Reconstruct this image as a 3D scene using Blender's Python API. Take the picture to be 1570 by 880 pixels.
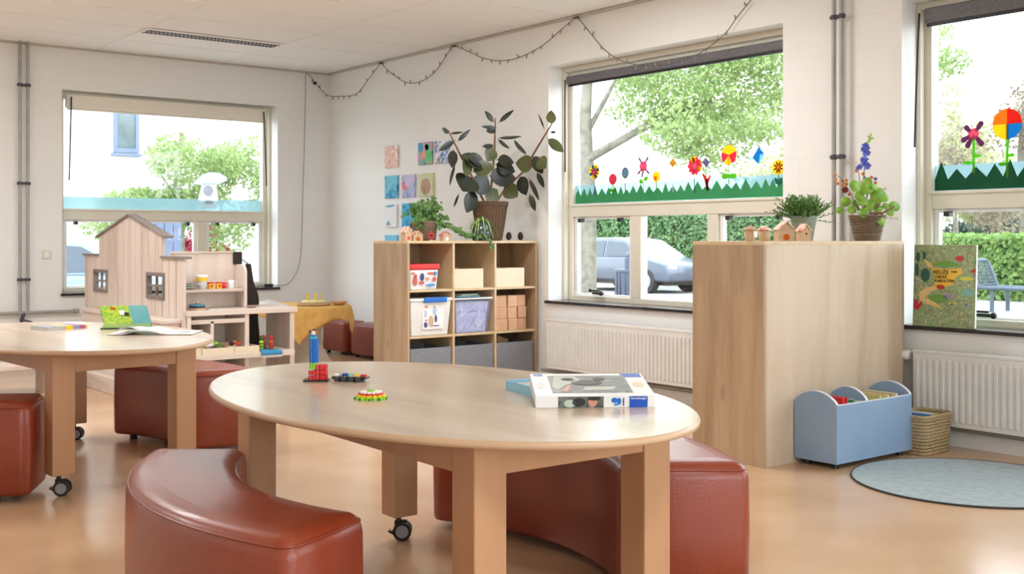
import bpy, math, random
from math import sin, cos, pi, radians, sqrt, atan2
from mathutils import Vector, Matrix, Euler
random.seed(7)
for o in list(bpy.data.objects): bpy.data.objects.remove(o)
S = bpy.context.scene
COL = S.collection

# ---------------------------------------------------------------- camera
cam_d = bpy.data.cameras.new('camera')
cam = bpy.data.objects.new('camera', cam_d); COL.objects.link(cam)
cam.location = (0, 0, 1.2); cam.rotation_euler = (pi/2, 0, -0.66761)
cam_d.sensor_width = 36.0; cam_d.lens = 39.394; cam_d.shift_y = -0.04777
cam_d.clip_start = 0.05; cam_d.clip_end = 300
S.camera = cam
# ---------------------------------------------------------------- world (bright overcast sky)
w = bpy.data.worlds.new('sky'); S.world = w; w.use_nodes = True
nt = w.node_tree; nt.nodes.clear()
wo = nt.nodes.new('ShaderNodeOutputWorld'); bg = nt.nodes.new('ShaderNodeBackground')
tc = nt.nodes.new('ShaderNodeTexCoord'); sp = nt.nodes.new('ShaderNodeSeparateXYZ'); rp = nt.nodes.new('ShaderNodeValToRGB')
nt.links.new(tc.outputs['Generated'], sp.inputs[0]); nt.links.new(sp.outputs['Z'], rp.inputs[0])
rp.color_ramp.elements[0].position = 0.0; rp.color_ramp.elements[0].color = (0.93, 0.96, 1.0, 1)
rp.color_ramp.elements[1].position = 0.7; rp.color_ramp.elements[1].color = (0.78, 0.88, 1.0, 1)
nt.links.new(rp.outputs[0], bg.inputs[0]); nt.links.new(bg.outputs[0], wo.inputs[0])
bg.inputs[1].default_value = 4.4
FILL_W = 38.0          # watts of each unseen, added lamp
# ---------------------------------------------------------------- exposure
S.view_settings.view_transform = 'Standard'; S.view_settings.look = 'None'
S.view_settings.gamma = 1.0; S.view_settings.use_curve_mapping = False
S.view_settings.exposure = 0.6

# ================================================================ helpers
def link(o): COL.objects.link(o); return o
class MB:
    """collects faces and links them as one mesh object"""
    def __init__(s): s.v = []; s.f = []; s.m = []; s.sm = []
    def add(s, vs, fs, mi=0, smooth=False):
        b = len(s.v); s.v += [tuple(q) for q in vs]
        for f in fs: s.f.append([b+i for i in f]); s.m.append(mi); s.sm.append(smooth)
        return s
    def box(s, x0, y0, z0, x1, y1, z1, mi=0):
        vs = [(x0,y0,z0),(x1,y0,z0),(x1,y1,z0),(x0,y1,z0),(x0,y0,z1),(x1,y0,z1),(x1,y1,z1),(x0,y1,z1)]
        return s.add(vs, [(3,2,1,0),(4,5,6,7),(0,1,5,4),(1,2,6,5),(2,3,7,6),(3,0,4,7)], mi)
    def obox(s, c, size, rot=(0,0,0), mi=0):
        M = Matrix.Translation(c) @ Euler(rot).to_matrix().to_4x4()
        a,b,h = size[0]/2, size[1]/2, size[2]/2
        vs = [M @ Vector(p) for p in [(-a,-b,-h),(a,-b,-h),(a,b,-h),(-a,b,-h),(-a,-b,h),(a,-b,h),(a,b,h),(-a,b,h)]]
        return s.add(vs, [(3,2,1,0),(4,5,6,7),(0,1,5,4),(1,2,6,5),(2,3,7,6),(3,0,4,7)], mi)
    def cyl(s, p0, p1, r0, r1=None, n=16, mi=0, caps=True):
        r1 = r0 if r1 is None else r1
        p0 = Vector(p0); p1 = Vector(p1); d = (p1-p0).normalized()
        a = d.orthogonal().normalized(); b = d.cross(a)
        vs = [p0+(a*cos(2*pi*i/n)+b*sin(2*pi*i/n))*r0 for i in range(n)]+[p1+(a*cos(2*pi*i/n)+b*sin(2*pi*i/n))*r1 for i in range(n)]
        s.add(vs, [(i,(i+1)%n,n+(i+1)%n,n+i) for i in range(n)], mi, True)
        if caps: s.add(vs[:n], [list(range(n))[::-1]], mi); s.add(vs[n:], [list(range(n))], mi)
        return s
    def tube(s, pts, r, n=6, mi=0):
        pts = [Vector(p) for p in pts]; rs = r if isinstance(r, (list,tuple)) else [r]*len(pts)
        vs = []; ref = None
        for i, p in enumerate(pts):
            d = (pts[min(i+1,len(pts)-1)]-pts[max(i-1,0)]).normalized()
            if ref is None: ref = d.orthogonal().normalized()
            a = (ref-d*ref.dot(d))
            a = a.normalized() if a.length > 1e-5 else d.orthogonal().normalized()
            ref = a; b = d.cross(a)
            vs += [p+(a*cos(2*pi*k/n)+b*sin(2*pi*k/n))*rs[i] for k in range(n)]
        fs = []
        for i in range(len(pts)-1):
            for k in range(n): fs.append((i*n+k, i*n+(k+1)%n, (i+1)*n+(k+1)%n, (i+1)*n+k))
        s.add(vs, fs, mi, True)
        s.add(vs[:n], [list(range(n))[::-1]], mi); s.add(vs[-n:], [list(range(n))], mi)
        return s
    def lathe(s, prof, c=(0,0,0), n=24, mi=0, smooth=True):
        vs = []; fs = []
        for (r, z) in prof: vs += [(c[0]+r*cos(2*pi*k/n), c[1]+r*sin(2*pi*k/n), c[2]+z) for k in range(n)]
        for i in range(len(prof)-1):
            for k in range(n): fs.append((i*n+k, i*n+(k+1)%n, (i+1)*n+(k+1)%n, (i+1)*n+k))
        s.add(vs, fs, mi, smooth)
        s.add(vs[:n], [list(range(n))[::-1]], mi); s.add(vs[-n:], [list(range(n))], mi)
        return s
    def prism(s, poly, a0, a1, axis='z', mi=0):
        """polygon (u,v) extruded along axis: z->(u,v,a)  x->(a,u,v)  y->(u,a,v)"""
        def P(u,v,a): return {'z':(u,v,a),'x':(a,u,v),'y':(u,a,v)}[axis]
        n = len(poly)
        vs = [P(u,v,a0) for u,v in poly]+[P(u,v,a1) for u,v in poly]
        return s.add(vs, [list(range(n))[::-1], list(range(n,2*n))]+[(i,(i+1)%n,n+(i+1)%n,n+i) for i in range(n)], mi)
    def ball(s, c, r, n=10, mi=0, sc=(1,1,1)):
        vs = []; m = max(4, n//2+1)
        for i in range(1,m):
            t = pi*i/m
            vs += [(c[0]+r*sc[0]*sin(t)*cos(2*pi*k/n), c[1]+r*sc[1]*sin(t)*sin(2*pi*k/n), c[2]+r*sc[2]*cos(t)) for k in range(n)]
        t = len(vs); vs += [(c[0],c[1],c[2]+r*sc[2]), (c[0],c[1],c[2]-r*sc[2])]
        fs = []
        for i in range(m-2):
            for k in range(n): fs.append((i*n+k, (i+1)*n+k, (i+1)*n+(k+1)%n, i*n+(k+1)%n))
        for k in range(n):
            fs.append((t, k, (k+1)%n)); fs.append((t+1, (m-2)*n+(k+1)%n, (m-2)*n+k))
        return s.add(vs, fs, mi, True)
    def leaf(s, base, tip, wd, nrm=(0,-1,0), bend=0.1, n=5, mi=0, fold=0.15, shape=0.5):
        base = Vector(base); tip = Vector(tip); d = tip-base; L = d.length
        if L < 1e-6: return s
        d = d/L; nv = Vector(nrm); nv = nv-d*nv.dot(d)
        nv = nv.normalized() if nv.length > 1e-4 else d.orthogonal().normalized()
        sd = d.cross(nv); vs = []
        for i in range(n+1):
            t = i/n; ww = wd/2*(sin(pi*min(1,t**(0.5+shape*0.6)))**0.75 if 0 < t < 1 else 0.06)
            c = base+d*(L*t)+nv*(bend*L*sin(pi*t))
            vs += [c+sd*ww+nv*(fold*ww), c, c-sd*ww+nv*(fold*ww)]
        fs = []
        for i in range(n): fs += [(3*i,3*i+1,3*i+4,3*i+3),(3*i+1,3*i+2,3*i+5,3*i+4)]
        return s.add(vs, fs, mi, True)
    def build(s, name, mats, parent=None, W=False, bevel=0, seg=2, smooth=False, solid=0, sub=0):
        if not isinstance(mats, (list,tuple)): mats = [mats]
        vs = s.v
        if W and parent is not None:
            L = Vector((0,0,0)); p = parent
            while p is not None: L = L+p.location; p = p.parent
            vs = [Vector(q)-L for q in vs]
        me = bpy.data.meshes.new(name); me.from_pydata([tuple(q) for q in vs], [], s.f)
        for m in mats: me.materials.append(m)
        for i, p in enumerate(me.polygons):
            p.material_index = s.m[i]; p.use_smooth = smooth or s.sm[i]
        me.update(); o = link(bpy.data.objects.new(name, me)); o.parent = parent
        if solid: m = o.modifiers.new('solid','SOLIDIFY'); m.thickness = solid; m.offset = 0
        if bevel: m = o.modifiers.new('bevel','BEVEL'); m.width = bevel; m.segments = seg; m.limit_method = 'ANGLE'; m.angle_limit = radians(40)
        if sub: m = o.modifiers.new('sub','SUBSURF'); m.levels = sub; m.render_levels = sub
        return o
def tag(o, label=None, cat=None, group=None, kind=None):
    if label: o['label'] = label
    if cat: o['category'] = cat
    if group: o['group'] = group
    if kind: o['kind'] = kind
    return o
def thing(name, label, cat, loc=(0,0,0), rz=0, group=None, kind=None):
    o = link(bpy.data.objects.new(name, None)); o.location = loc; o.rotation_euler = (0,0,rz)
    o.empty_display_size = 0.1
    return tag(o, label, cat, group, kind)
def struct(name, loc=(0,0,0)):
    o = link(bpy.data.objects.new(name, None)); o.location = loc; o['kind'] = 'structure'; return o
def copy_tree(o, parent=None):
    c = o.copy(); COL.objects.link(c); c.parent = parent
    for ch in [q for q in o.children]: copy_tree(ch, c)
    return c
def text(name, body, size, mat, parent, M, extrude=0.0004, bold=0.0, width=1.0):
    cu = bpy.data.curves.new(name, 'FONT'); cu.body = body; cu.size = size; cu.extrude = extrude
    cu.offset = bold; cu.align_x = 'CENTER'; cu.align_y = 'CENTER'
    t = bpy.data.objects.new(name+'_tmp', cu); COL.objects.link(t)
    dg = bpy.context.evaluated_depsgraph_get(); me = bpy.data.meshes.new_from_object(t.evaluated_get(dg))
    bpy.data.objects.remove(t); me.transform(Matrix.Diagonal((width,1,1,1))); me.transform(M)
    me.materials.clear(); me.materials.append(mat)
    o = link(bpy.data.objects.new(name, me)); o.parent = parent; return o

# ---------------------------------------------------------------- materials
def srgb(r, g, b):
    f = lambda c: c/12.92 if c <= 0.04045 else ((c+0.055)/1.055)**2.4
    return (f(r/255), f(g/255), f(b/255), 1)
def newmat(name):
    m = bpy.data.materials.new(name); m.use_nodes = True
    return m, m.node_tree, m.node_tree.nodes['Principled BSDF']
def mat(name, c1, c2=None, rough=0.5, scale=6.0, stretch=(1,1,1), detail=4, metal=0, coat=0, bump=0, bscale=None, spec=0.5, lo=0.35, hi=0.65, trans=0, sheen=0):
    m, t, b = newmat(name)
    b.inputs['Roughness'].default_value = rough; b.inputs['Metallic'].default_value = metal
    b.inputs['Specular IOR Level'].default_value = spec
    if coat: b.inputs['Coat Weight'].default_value = coat; b.inputs['Coat Roughness'].default_value = 0.12
    if sheen: b.inputs['Sheen Weight'].default_value = sheen
    b.inputs['Base Color'].default_value = c1
    tcn = t.nodes.new('ShaderNodeTexCoord'); mp = t.nodes.new('ShaderNodeMapping')
    t.links.new(tcn.outputs['Object'], mp.inputs[0]); mp.inputs['Scale'].default_value = stretch
    ns = t.nodes.new('ShaderNodeTexNoise'); ns.inputs['Scale'].default_value = scale; ns.inputs['Detail'].default_value = detail
    t.links.new(mp.outputs[0], ns.inputs['Vector'])
    r = t.nodes.new('ShaderNodeValToRGB')
    if c2 is None: c2 = tuple(min(1, q*0.93) for q in c1[:3])+(1,)
    r.color_ramp.elements[0].position = lo; r.color_ramp.elements[1].position = hi
    r.color_ramp.elements[0].color = c1; r.color_ramp.elements[1].color = c2
    t.links.new(ns.outputs[0], r.inputs[0]); t.links.new(r.outputs[0], b.inputs['Base Color'])
    if bump:
        n2 = t.nodes.new('ShaderNodeTexNoise'); n2.inputs['Scale'].default_value = bscale or scale*4; n2.inputs['Detail'].default_value = 3
        t.links.new(mp.outputs[0], n2.inputs['Vector'])
        bp = t.nodes.new('ShaderNodeBump'); bp.inputs['Strength'].default_value = bump; bp.inputs['Distance'].default_value = 0.01
        t.links.new(n2.outputs[0], bp.inputs['Height']); t.links.new(bp.outputs[0], b.inputs['Normal'])
    if trans:
        tr = t.nodes.new('ShaderNodeBsdfTranslucent'); mx = t.nodes.new('ShaderNodeMixShader'); out = t.nodes['Material Output']
        t.links.new(r.outputs[0], tr.inputs['Color']); mx.inputs[0].default_value = trans
        t.links.new(b.outputs[0], mx.inputs[1]); t.links.new(tr.outputs[0], mx.inputs[2]); t.links.new(mx.outputs[0], out.inputs['Surface'])
    return m
def wood(name, c1, c2, c3, axis='z', scale=5.0, rough=0.5, coat=0, knots=True):
    """grain runs along axis"""
    m, t, b = newmat(name); b.inputs['Roughness'].default_value = rough
    if coat: b.inputs['Coat Weight'].default_value = coat; b.inputs['Coat Roughness'].default_value = 0.15
    tcn = t.nodes.new('ShaderNodeTexCoord'); mp = t.nodes.new('ShaderNodeMapping'); t.links.new(tcn.outputs['Object'], mp.inputs[0])
    st = {'x':(0.12,1,1),'y':(1,0.12,1),'z':(1,1,0.12)}[axis]; mp.inputs['Scale'].default_value = st
    a = t.nodes.new('ShaderNodeTexNoise'); a.inputs['Scale'].default_value = scale; a.inputs['Detail'].default_value = 5; a.inputs['Distortion'].default_value = 1.2
    f = t.nodes.new('ShaderNodeTexNoise'); f.inputs['Scale'].default_value = scale*14; f.inputs['Detail'].default_value = 2
    t.links.new(mp.outputs[0], a.inputs['Vector']); t.links.new(mp.outputs[0], f.inputs['Vector'])
    r = t.nodes.new('ShaderNodeValToRGB'); e = r.color_ramp.elements
    e[0].position = 0.3; e[0].color = c1; e[1].position = 0.72; e[1].color = c3; k = e.new(0.52); k.color = c2
    mm = t.nodes.new('ShaderNodeMath'); mm.operation = 'MULTIPLY_ADD'; mm.inputs[1].default_value = 0.18
    t.links.new(f.outputs[0], mm.inputs[0]); m2 = t.nodes.new('ShaderNodeMath'); m2.operation = 'SUBTRACT'; m2.inputs[1].default_value = 0.09
    t.links.new(a.outputs[0], m2.inputs[0]); t.links.new(m2.outputs[0], mm.inputs[2])
    t.links.new(mm.outputs[0], r.inputs[0]); src = r.outputs[0]
    if knots:
        v = t.nodes.new('ShaderNodeTexVoronoi'); v.inputs['Scale'].default_value = 2.6
        mp2 = t.nodes.new('ShaderNodeMapping'); mp2.inputs['Scale'].default_value = {'x':(0.4,1,1),'y':(1,0.4,1),'z':(1,1,0.4)}[axis]
        t.links.new(tcn.outputs['Object'], mp2.inputs[0]); t.links.new(mp2.outputs[0], v.inputs['Vector'])
        kr = t.nodes.new('ShaderNodeValToRGB'); kr.color_ramp.elements[0].position = 0.03; kr.color_ramp.elements[0].color = (0.35,0.35,0.35,1)
        kr.color_ramp.elements[1].position = 0.07; kr.color_ramp.elements[1].color = (0,0,0,1)
        t.links.new(v.outputs['Distance'], kr.inputs[0])
        mx = t.nodes.new('ShaderNodeMixRGB'); mx.inputs[2].default_value = tuple(q*0.45 for q in c3[:3])+(1,)
        t.links.new(kr.outputs[0], mx.inputs[0]); t.links.new(src, mx.inputs[1]); src = mx.outputs[0]
    t.links.new(src, b.inputs['Base Color'])
    return m
def art(name, cols, scale=9.0, rough=0.6, dist=1.0, detail=2, coat=0):
    m, t, b = newmat(name); b.inputs['Roughness'].default_value = rough; b.inputs['Coat Weight'].default_value = coat
    tcn = t.nodes.new('ShaderNodeTexCoord'); ns = t.nodes.new('ShaderNodeTexNoise'); ns.inputs['Scale'].default_value = scale
    ns.inputs['Detail'].default_value = detail; ns.inputs['Distortion'].default_value = dist
    t.links.new(tcn.outputs['Object'], ns.inputs['Vector']); r = t.nodes.new('ShaderNodeValToRGB'); e = r.color_ramp.elements
    n = len(cols); e[0].position = 0.28; e[0].color = cols[0]; e[1].position = 0.72; e[1].color = cols[-1]
    for i in range(1, n-1): k = e.new(0.28+0.44*i/(n-1)); k.color = cols[i]
    t.links.new(ns.outputs[0], r.inputs[0]); t.links.new(r.outputs[0], b.inputs['Base Color'])
    return m
def blockwall(name, ax):
    m, t, b = newmat(name); b.inputs['Roughness'].default_value = 0.62
    tcn = t.nodes.new('ShaderNodeTexCoord'); s_ = t.nodes.new('ShaderNodeSeparateXYZ'); c_ = t.nodes.new('ShaderNodeCombineXYZ')
    t.links.new(tcn.outputs['Object'], s_.inputs[0]); t.links.new(s_.outputs[ax], c_.inputs[0]); t.links.new(s_.outputs['Z'], c_.inputs[1])
    br = t.nodes.new('ShaderNodeTexBrick'); br.inputs['Scale'].default_value = 1.0
    br.inputs['Brick Width'].default_value = 0.46; br.inputs['Row Height'].default_value = 0.215; br.inputs['Mortar Size'].default_value = 0.003
    br.inputs['Mortar Smooth'].default_value = 0.6; br.offset = 0.5
    br.inputs['Color1'].default_value = srgb(238,238,236); br.inputs['Color2'].default_value = srgb(236,236,234); br.inputs['Mortar'].default_value = srgb(233,231,227)
    t.links.new(c_.outputs[0], br.inputs['Vector']); t.links.new(br.outputs['Color'], b.inputs['Base Color'])
    ns = t.nodes.new('ShaderNodeTexNoise'); ns.inputs['Scale'].default_value = 60; t.links.new(tcn.outputs['Object'], ns.inputs['Vector'])
    ad = t.nodes.new('ShaderNodeMath'); ad.operation = 'MULTIPLY_ADD'; ad.inputs[1].default_value = 0.25
    iv = t.nodes.new('ShaderNodeMath'); iv.operation = 'SUBTRACT'; iv.inputs[0].default_value = 1.0
    t.links.new(br.outputs['Fac'], iv.inputs[1]); t.links.new(ns.outputs[0], ad.inputs[0]); t.links.new(iv.outputs[0], ad.inputs[2])
    bp = t.nodes.new('ShaderNodeBump'); bp.inputs['Strength'].default_value = 0.12; bp.inputs['Distance'].default_value = 0.003
    t.links.new(ad.outputs[0], bp.inputs['Height']); t.links.new(bp.outputs[0], b.inputs['Normal'])
    return m
def weave(name, c1, c2, fx=60, fz=60, rough=0.6):
    m, t, b = newmat(name); b.inputs['Roughness'].default_value = rough
    tcn = t.nodes.new('ShaderNodeTexCoord')
    w1 = t.nodes.new('ShaderNodeTexWave'); w1.bands_direction = 'Z'; w1.inputs['Scale'].default_value = fz/6.28; w1.inputs['Distortion'].default_value = 1.5; w1.inputs['Detail Scale'].default_value = 3
    w2 = t.nodes.new('ShaderNodeTexNoise'); w2.inputs['Scale'].default_value = fx
    t.links.new(tcn.outputs['Object'], w1.inputs['Vector']); t.links.new(tcn.outputs['Object'], w2.inputs['Vector'])
    mu = t.nodes.new('ShaderNodeMath'); mu.operation = 'MULTIPLY'; t.links.new(w1.outputs['Fac'], mu.inputs[0]); t.links.new(w2.outputs[0], mu.inputs[1])
    r = t.nodes.new('ShaderNodeValToRGB'); r.color_ramp.elements[0].position = 0.05; r.color_ramp.elements[0].color = c2
    r.color_ramp.elements[1].position = 0.4; r.color_ramp.elements[1].color = c1
    t.links.new(mu.outputs[0], r.inputs[0]); t.links.new(r.outputs[0], b.inputs['Base Color'])
    bp = t.nodes.new('ShaderNodeBump'); bp.inputs['Strength'].default_value = 0.8; bp.inputs['Distance'].default_value = 0.006
    t.links.new(mu.outputs[0], bp.inputs['Height']); t.links.new(bp.outputs[0], b.inputs['Normal'])
    return m
def glass(name, tint=(0.97,0.99,0.98,1), gl=0.03, milky=0.0, mcol=(1,1,1,1)):
    m = bpy.data.materials.new(name); m.use_nodes = True; t = m.node_tree; t.nodes.clear()
    out = t.nodes.new('ShaderNodeOutputMaterial'); tr = t.nodes.new('ShaderNodeBsdfTransparent'); g = t.nodes.new('ShaderNodeBsdfGlossy')
    tr.inputs[0].default_value = tint; g.inputs['Roughness'].default_value = 0.02
    mx = t.nodes.new('ShaderNodeMixShader'); mx.inputs[0].default_value = gl
    t.links.new(tr.outputs[0], mx.inputs[1]); t.links.new(g.outputs[0], mx.inputs[2]); last = mx
    if milky:
        tl = t.nodes.new('ShaderNodeBsdfTranslucent'); tl.inputs[0].default_value = mcol
        m2 = t.nodes.new('ShaderNodeMixShader'); m2.inputs[0].default_value = milky
        t.links.new(last.outputs[0], m2.inputs[1]); t.links.new(tl.outputs[0], m2.inputs[2]); last = m2
    t.links.new(last.outputs[0], out.inputs[0]); return m
def emis(name, col, s):
    m = bpy.data.materials.new(name); m.use_nodes = True; t = m.node_tree; t.nodes.clear()
    out = t.nodes.new('ShaderNodeOutputMaterial'); e = t.nodes.new('ShaderNodeEmission'); e.inputs[0].default_value = col; e.inputs[1].default_value = s
    t.links.new(e.outputs[0], out.inputs[0]); return m

M_wallY = blockwall('wall_paint_blocks_y', 'Y'); M_wallX = blockwall('wall_paint_blocks_x', 'X')
M_floor = mat('tan_linoleum', srgb(210,174,138), srgb(194,156,118), rough=0.25, scale=2.2, detail=9, lo=0.3, hi=0.7, coat=0.3, bump=0.03, bscale=14)
M_ceil = mat('ceiling_tile', srgb(249,249,249), srgb(246,246,246), rough=0.8, scale=90, bump=0.05)
M_grid = mat('ceiling_grid_white', srgb(250,249,247), rough=0.4)
M_frame = mat('cream_window_paint', srgb(224,219,203), srgb(219,214,198), rough=0.35, scale=3)
M_sill = mat('dark_stone_sill', srgb(48,44,46), srgb(36,33,36), rough=0.16, scale=30)
M_glass = glass('window_glass'); M_film = glass('frosted_window_film', (0.60,0.73,0.75,1), 0.02, 0.5, (0.34,0.43,0.45,1))
M_black = mat('black_plastic', srgb(30,30,34), rough=0.4); M_dgrey = mat('dark_grey_metal', srgb(70,68,76), rough=0.45)
M_blindd = mat('charcoal_blind_fabric', srgb(112,110,114), srgb(98,96,102), rough=0.6, scale=40)
M_blindc = mat('cream_blind_fabric', srgb(238,232,218), srgb(232,226,212), rough=0.7, scale=40)
M_pipe = mat('grey_pipe', srgb(172,172,168), srgb(156,156,152), rough=0.4, metal=0.15)
M_rad = mat('radiator_white', srgb(226,225,221), rough=0.35)
M_leather = mat('red_brown_leather', srgb(148,62,35), srgb(135,53,28), rough=0.34, scale=4, bump=0.10, bscale=120, spec=0.6, coat=0.12)
M_leather2 = mat('dull_red_leather', srgb(142,66,50), srgb(130,58,44), rough=0.36, scale=4, bump=0.12, bscale=120)
M_top = wood('beech_tabletop', srgb(214,194,170), srgb(203,182,156), srgb(186,162,136), 'x', 2.4, rough=0.25, coat=0.35, knots=False)
M_topedge = mat('table_edge', srgb(200,168,136), rough=0.35, scale=5)
M_leg = wood('beech_leg', srgb(192,148,111), srgb(186,141,104), srgb(176,130,94), 'z', 3.0, rough=0.45, knots=False)
M_oak = wood('oak_laminate', srgb(196,170,140), srgb(177,150,119), srgb(146,119,90), 'z', 3.2, rough=0.42)
M_oakl = wood('light_oak_laminate', srgb(210,190,166), srgb(198,176,150), srgb(174,148,120), 'z', 3.2, rough=0.42)
M_oake = mat('oak_edge_band', srgb(214,188,150), srgb(204,176,138), rough=0.4, scale=12)
M_white = mat('plain_white', srgb(242,240,236), rough=0.45); M_whitegl = mat('glossy_white', srgb(240,240,240), rough=0.25)
M_wash = wood('whitewashed_pine', srgb(228,214,204), srgb(218,202,190), srgb(196,176,162), 'z', 4.0, rough=0.6)
M_washx = wood('whitewashed_pine_x', srgb(224,210,198), srgb(212,196,182), srgb(192,172,156), 'x', 4.0, rough=0.6)
M_washy = wood('whitewashed_pine_y', srgb(228,214,204), srgb(216,200,188), srgb(196,176,160), 'y', 4.0, rough=0.6)
M_greyw = wood('grey_stained_wood', srgb(150,140,134), srgb(130,120,114), srgb(106,96,92), 'y', 6.0, rough=0.6, knots=False)
M_drawer = mat('grey_fabric_box', srgb(136,138,144), srgb(126,128,134), rough=0.75, scale=60, bump=0.1)
M_plyl = wood('light_plywood', srgb(230,214,188), srgb(224,206,178), srgb(212,192,162), 'x', 3.0, rough=0.5, knots=False)
M_block = wood('natural_wood_blocks', srgb(222,178,142), srgb(212,166,130), srgb(198,150,114), 'z', 6.0, rough=0.55, knots=False)
M_blue = mat('blue_grey_lacquer', srgb(142,168,196), srgb(134,160,190), rough=0.4, scale=3)
M_edgew = mat('pale_edge', srgb(226,230,240), rough=0.4)
M_rug = mat('grey_blue_felt', srgb(146,162,164), srgb(126,142,146), rough=0.95, scale=26, detail=8, bump=0.25, bscale=220, sheen=0.3)
M_rugedge = mat('rug_binding', srgb(58,60,60), rough=0.9)
M_straw = weave('seagrass_weave', srgb(226,204,160), srgb(140,112,70), 60, 330)
M_wick = weave('brown_wicker', srgb(150,118,88), srgb(60,42,30), 70, 420)
M_wickg = weave('grey_wicker', srgb(164,138,110), srgb(74,56,42), 60, 300)
M_rubber = mat('rubber_plant_leaf', srgb(44,50,34), srgb(30,32,25), rough=0.38, scale=5, coat=0.08)
M_rubberg = mat('rubber_plant_leaf_green', srgb(98,104,62), srgb(78,84,50), rough=0.4, scale=5, coat=0.08, trans=0.15)
M_stem = mat('plant_stem', srgb(128,92,66), srgb(104,72,52), rough=0.7, scale=30)
M_g1 = mat('ivy_green', srgb(112,152,72), srgb(70,110,46), rough=0.45, scale=30, trans=0.25)
M_g2 = mat('herb_green', srgb(120,158,84), srgb(74,114,54), rough=0.5, scale=40, trans=0.25)
M_g3 = mat('pilea_green', srgb(182,216,96), srgb(136,190,70), rough=0.35, scale=12, trans=0.35)
M_g4 = mat('spider_leaf', srgb(196,214,136), srgb(112,150,84), rough=0.45, scale=50, stretch=(1,1,1), trans=0.25)
M_bell = mat('dark_green_glaze', srgb(60,78,66), srgb(46,62,52), rough=0.15, coat=0.5)
M_gpot = mat('sage_grey_pot', srgb(134,146,134), srgb(124,136,124), rough=0.45, scale=10)
M_kraft = mat('kraft_card', srgb(200,168,134), srgb(188,156,120), rough=0.7, scale=30)
M_red = mat('red_plastic', srgb(214,38,40), rough=0.3); M_redd = mat('dark_red', srgb(170,30,32), rough=0.4)
M_blued = mat('royal_blue', srgb(28,86,190), rough=0.35); M_bluem = mat('toy_blue', srgb(24,110,200), rough=0.3)
M_cyan = mat('light_blue_card', srgb(150,208,236), srgb(140,200,230), rough=0.4); M_lime = mat('lime_plastic', srgb(150,214,50), rough=0.35)
M_yel = mat('yellow_paper', srgb(250,206,40), rough=0.6, trans=0.7); M_yelp = mat('yellow_plastic', srgb(246,206,50), rough=0.35)
M_org = mat('orange_paper', srgb(246,150,50), rough=0.6, trans=0.7); M_pink = mat('pink_paper', srgb(240,120,150), rough=0.6, trans=0.7)
M_rose = mat('rose_paper', srgb(236,70,104), srgb(226,60,94), rough=0.6, trans=0.6); M_redp = mat('red_paper', srgb(226,52,34), rough=0.6, trans=0.6)
M_purp = mat('purple_paper', srgb(134,66,120), rough=0.6, trans=0.6); M_lilac = mat('lilac_grey_paper', srgb(140,130,160), rough=0.6, trans=0.6)
M_bluep = mat('blue_paper', srgb(30,150,200), rough=0.6, trans=0.7); M_lbluep = mat('light_blue_paper', srgb(160,216,240), rough=0.6, trans=0.7)
M_tealp = mat('teal_paper', srgb(40,150,120), rough=0.6, trans=0.6); M_greenp = mat('green_paper', srgb(72,170,112), srgb(64,160,104), rough=0.7, scale=4, trans=0.35)
M_greend = mat('dark_green_paper', srgb(38,120,84), srgb(34,110,76), rough=0.7, scale=4, trans=0.6); M_leafp = mat('leaf_green_paper', srgb(120,196,60), rough=0.6, trans=0.7)
M_greyp = mat('grey_paper', srgb(130,140,156), rough=0.6, trans=0.6); M_whitep = mat('white_paper', srgb(244,244,246), rough=0.7, trans=0.8)
M_cloth = mat('yellow_tablecloth', srgb(252,206,120), srgb(246,192,102), rough=0.8, scale=20, trans=0.2)
M_bskin = mat('dark_brown_coat', srgb(50,38,36), srgb(40,30,30), rough=0.9)
M_cable = mat('dark_cable', srgb(96,84,74), rough=0.6); M_bulb = mat('clear_bulb', srgb(150,140,126), rough=0.2)
M_metal = mat('steel', srgb(180,180,180), rough=0.25, metal=0.9); M_hub = mat('grey_hub', srgb(150,150,154), rough=0.4)
# outside
M_bark = mat('pale_bark', srgb(134,128,114), srgb(104,100,88), rough=0.9, scale=9, bump=0.3)
M_tl1 = mat('tree_leaf_light', srgb(160,178,116), srgb(126,150,88), rough=0.6, scale=1.5, trans=0.4)
M_tl2 = mat('bush_leaf_pale', srgb(182,184,142), srgb(150,154,108), rough=0.6, scale=1.5, trans=0.4)
M_tl3 = mat('dark_tree_leaf', srgb(82,96,80), srgb(58,76,62), rough=0.6, scale=1.5, trans=0.3)
M_tl4 = mat('bronze_leaf', srgb(142,134,108), srgb(118,104,88), rough=0.6, scale=1.5, trans=0.3)
M_hl = mat('hedge_leaf', srgb(122,156,104), srgb(90,130,80), rough=0.6, scale=3, trans=0.35)
M_hly = mat('hedge_leaf_bright', srgb(136,162,88), srgb(104,138,68), rough=0.6, scale=3, trans=0.4)
M_pave = mat('pale_paving', srgb(150,146,140), srgb(140,135,128), rough=0.9, scale=1.2)
M_rend = mat('white_render', srgb(238,236,232), rough=0.9, scale=2); M_shed = mat('blue_grey_boards', srgb(104,114,136), srgb(96,106,128), rough=0.8)
M_wfr = mat('blue_grey_window_paint', srgb(104,118,144), srgb(98,112,138), rough=0.5); M_dglass = mat('reflecting_pane', srgb(96,110,116), srgb(74,90,92), rough=0.12, scale=2.5)
M_carp = mat('silver_car_paint', srgb(86,94,110), srgb(82,90,106), rough=0.3, metal=0.2, coat=0.6); M_carb = mat('pale_blue_car_paint', srgb(124,142,156), srgb(120,138,152), rough=0.3, coat=0.6)
M_tyre = mat('tyre_rubber', srgb(40,40,44), rough=0.8); M_carg = mat('car_glass', srgb(70,80,92), rough=0.1)
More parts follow.
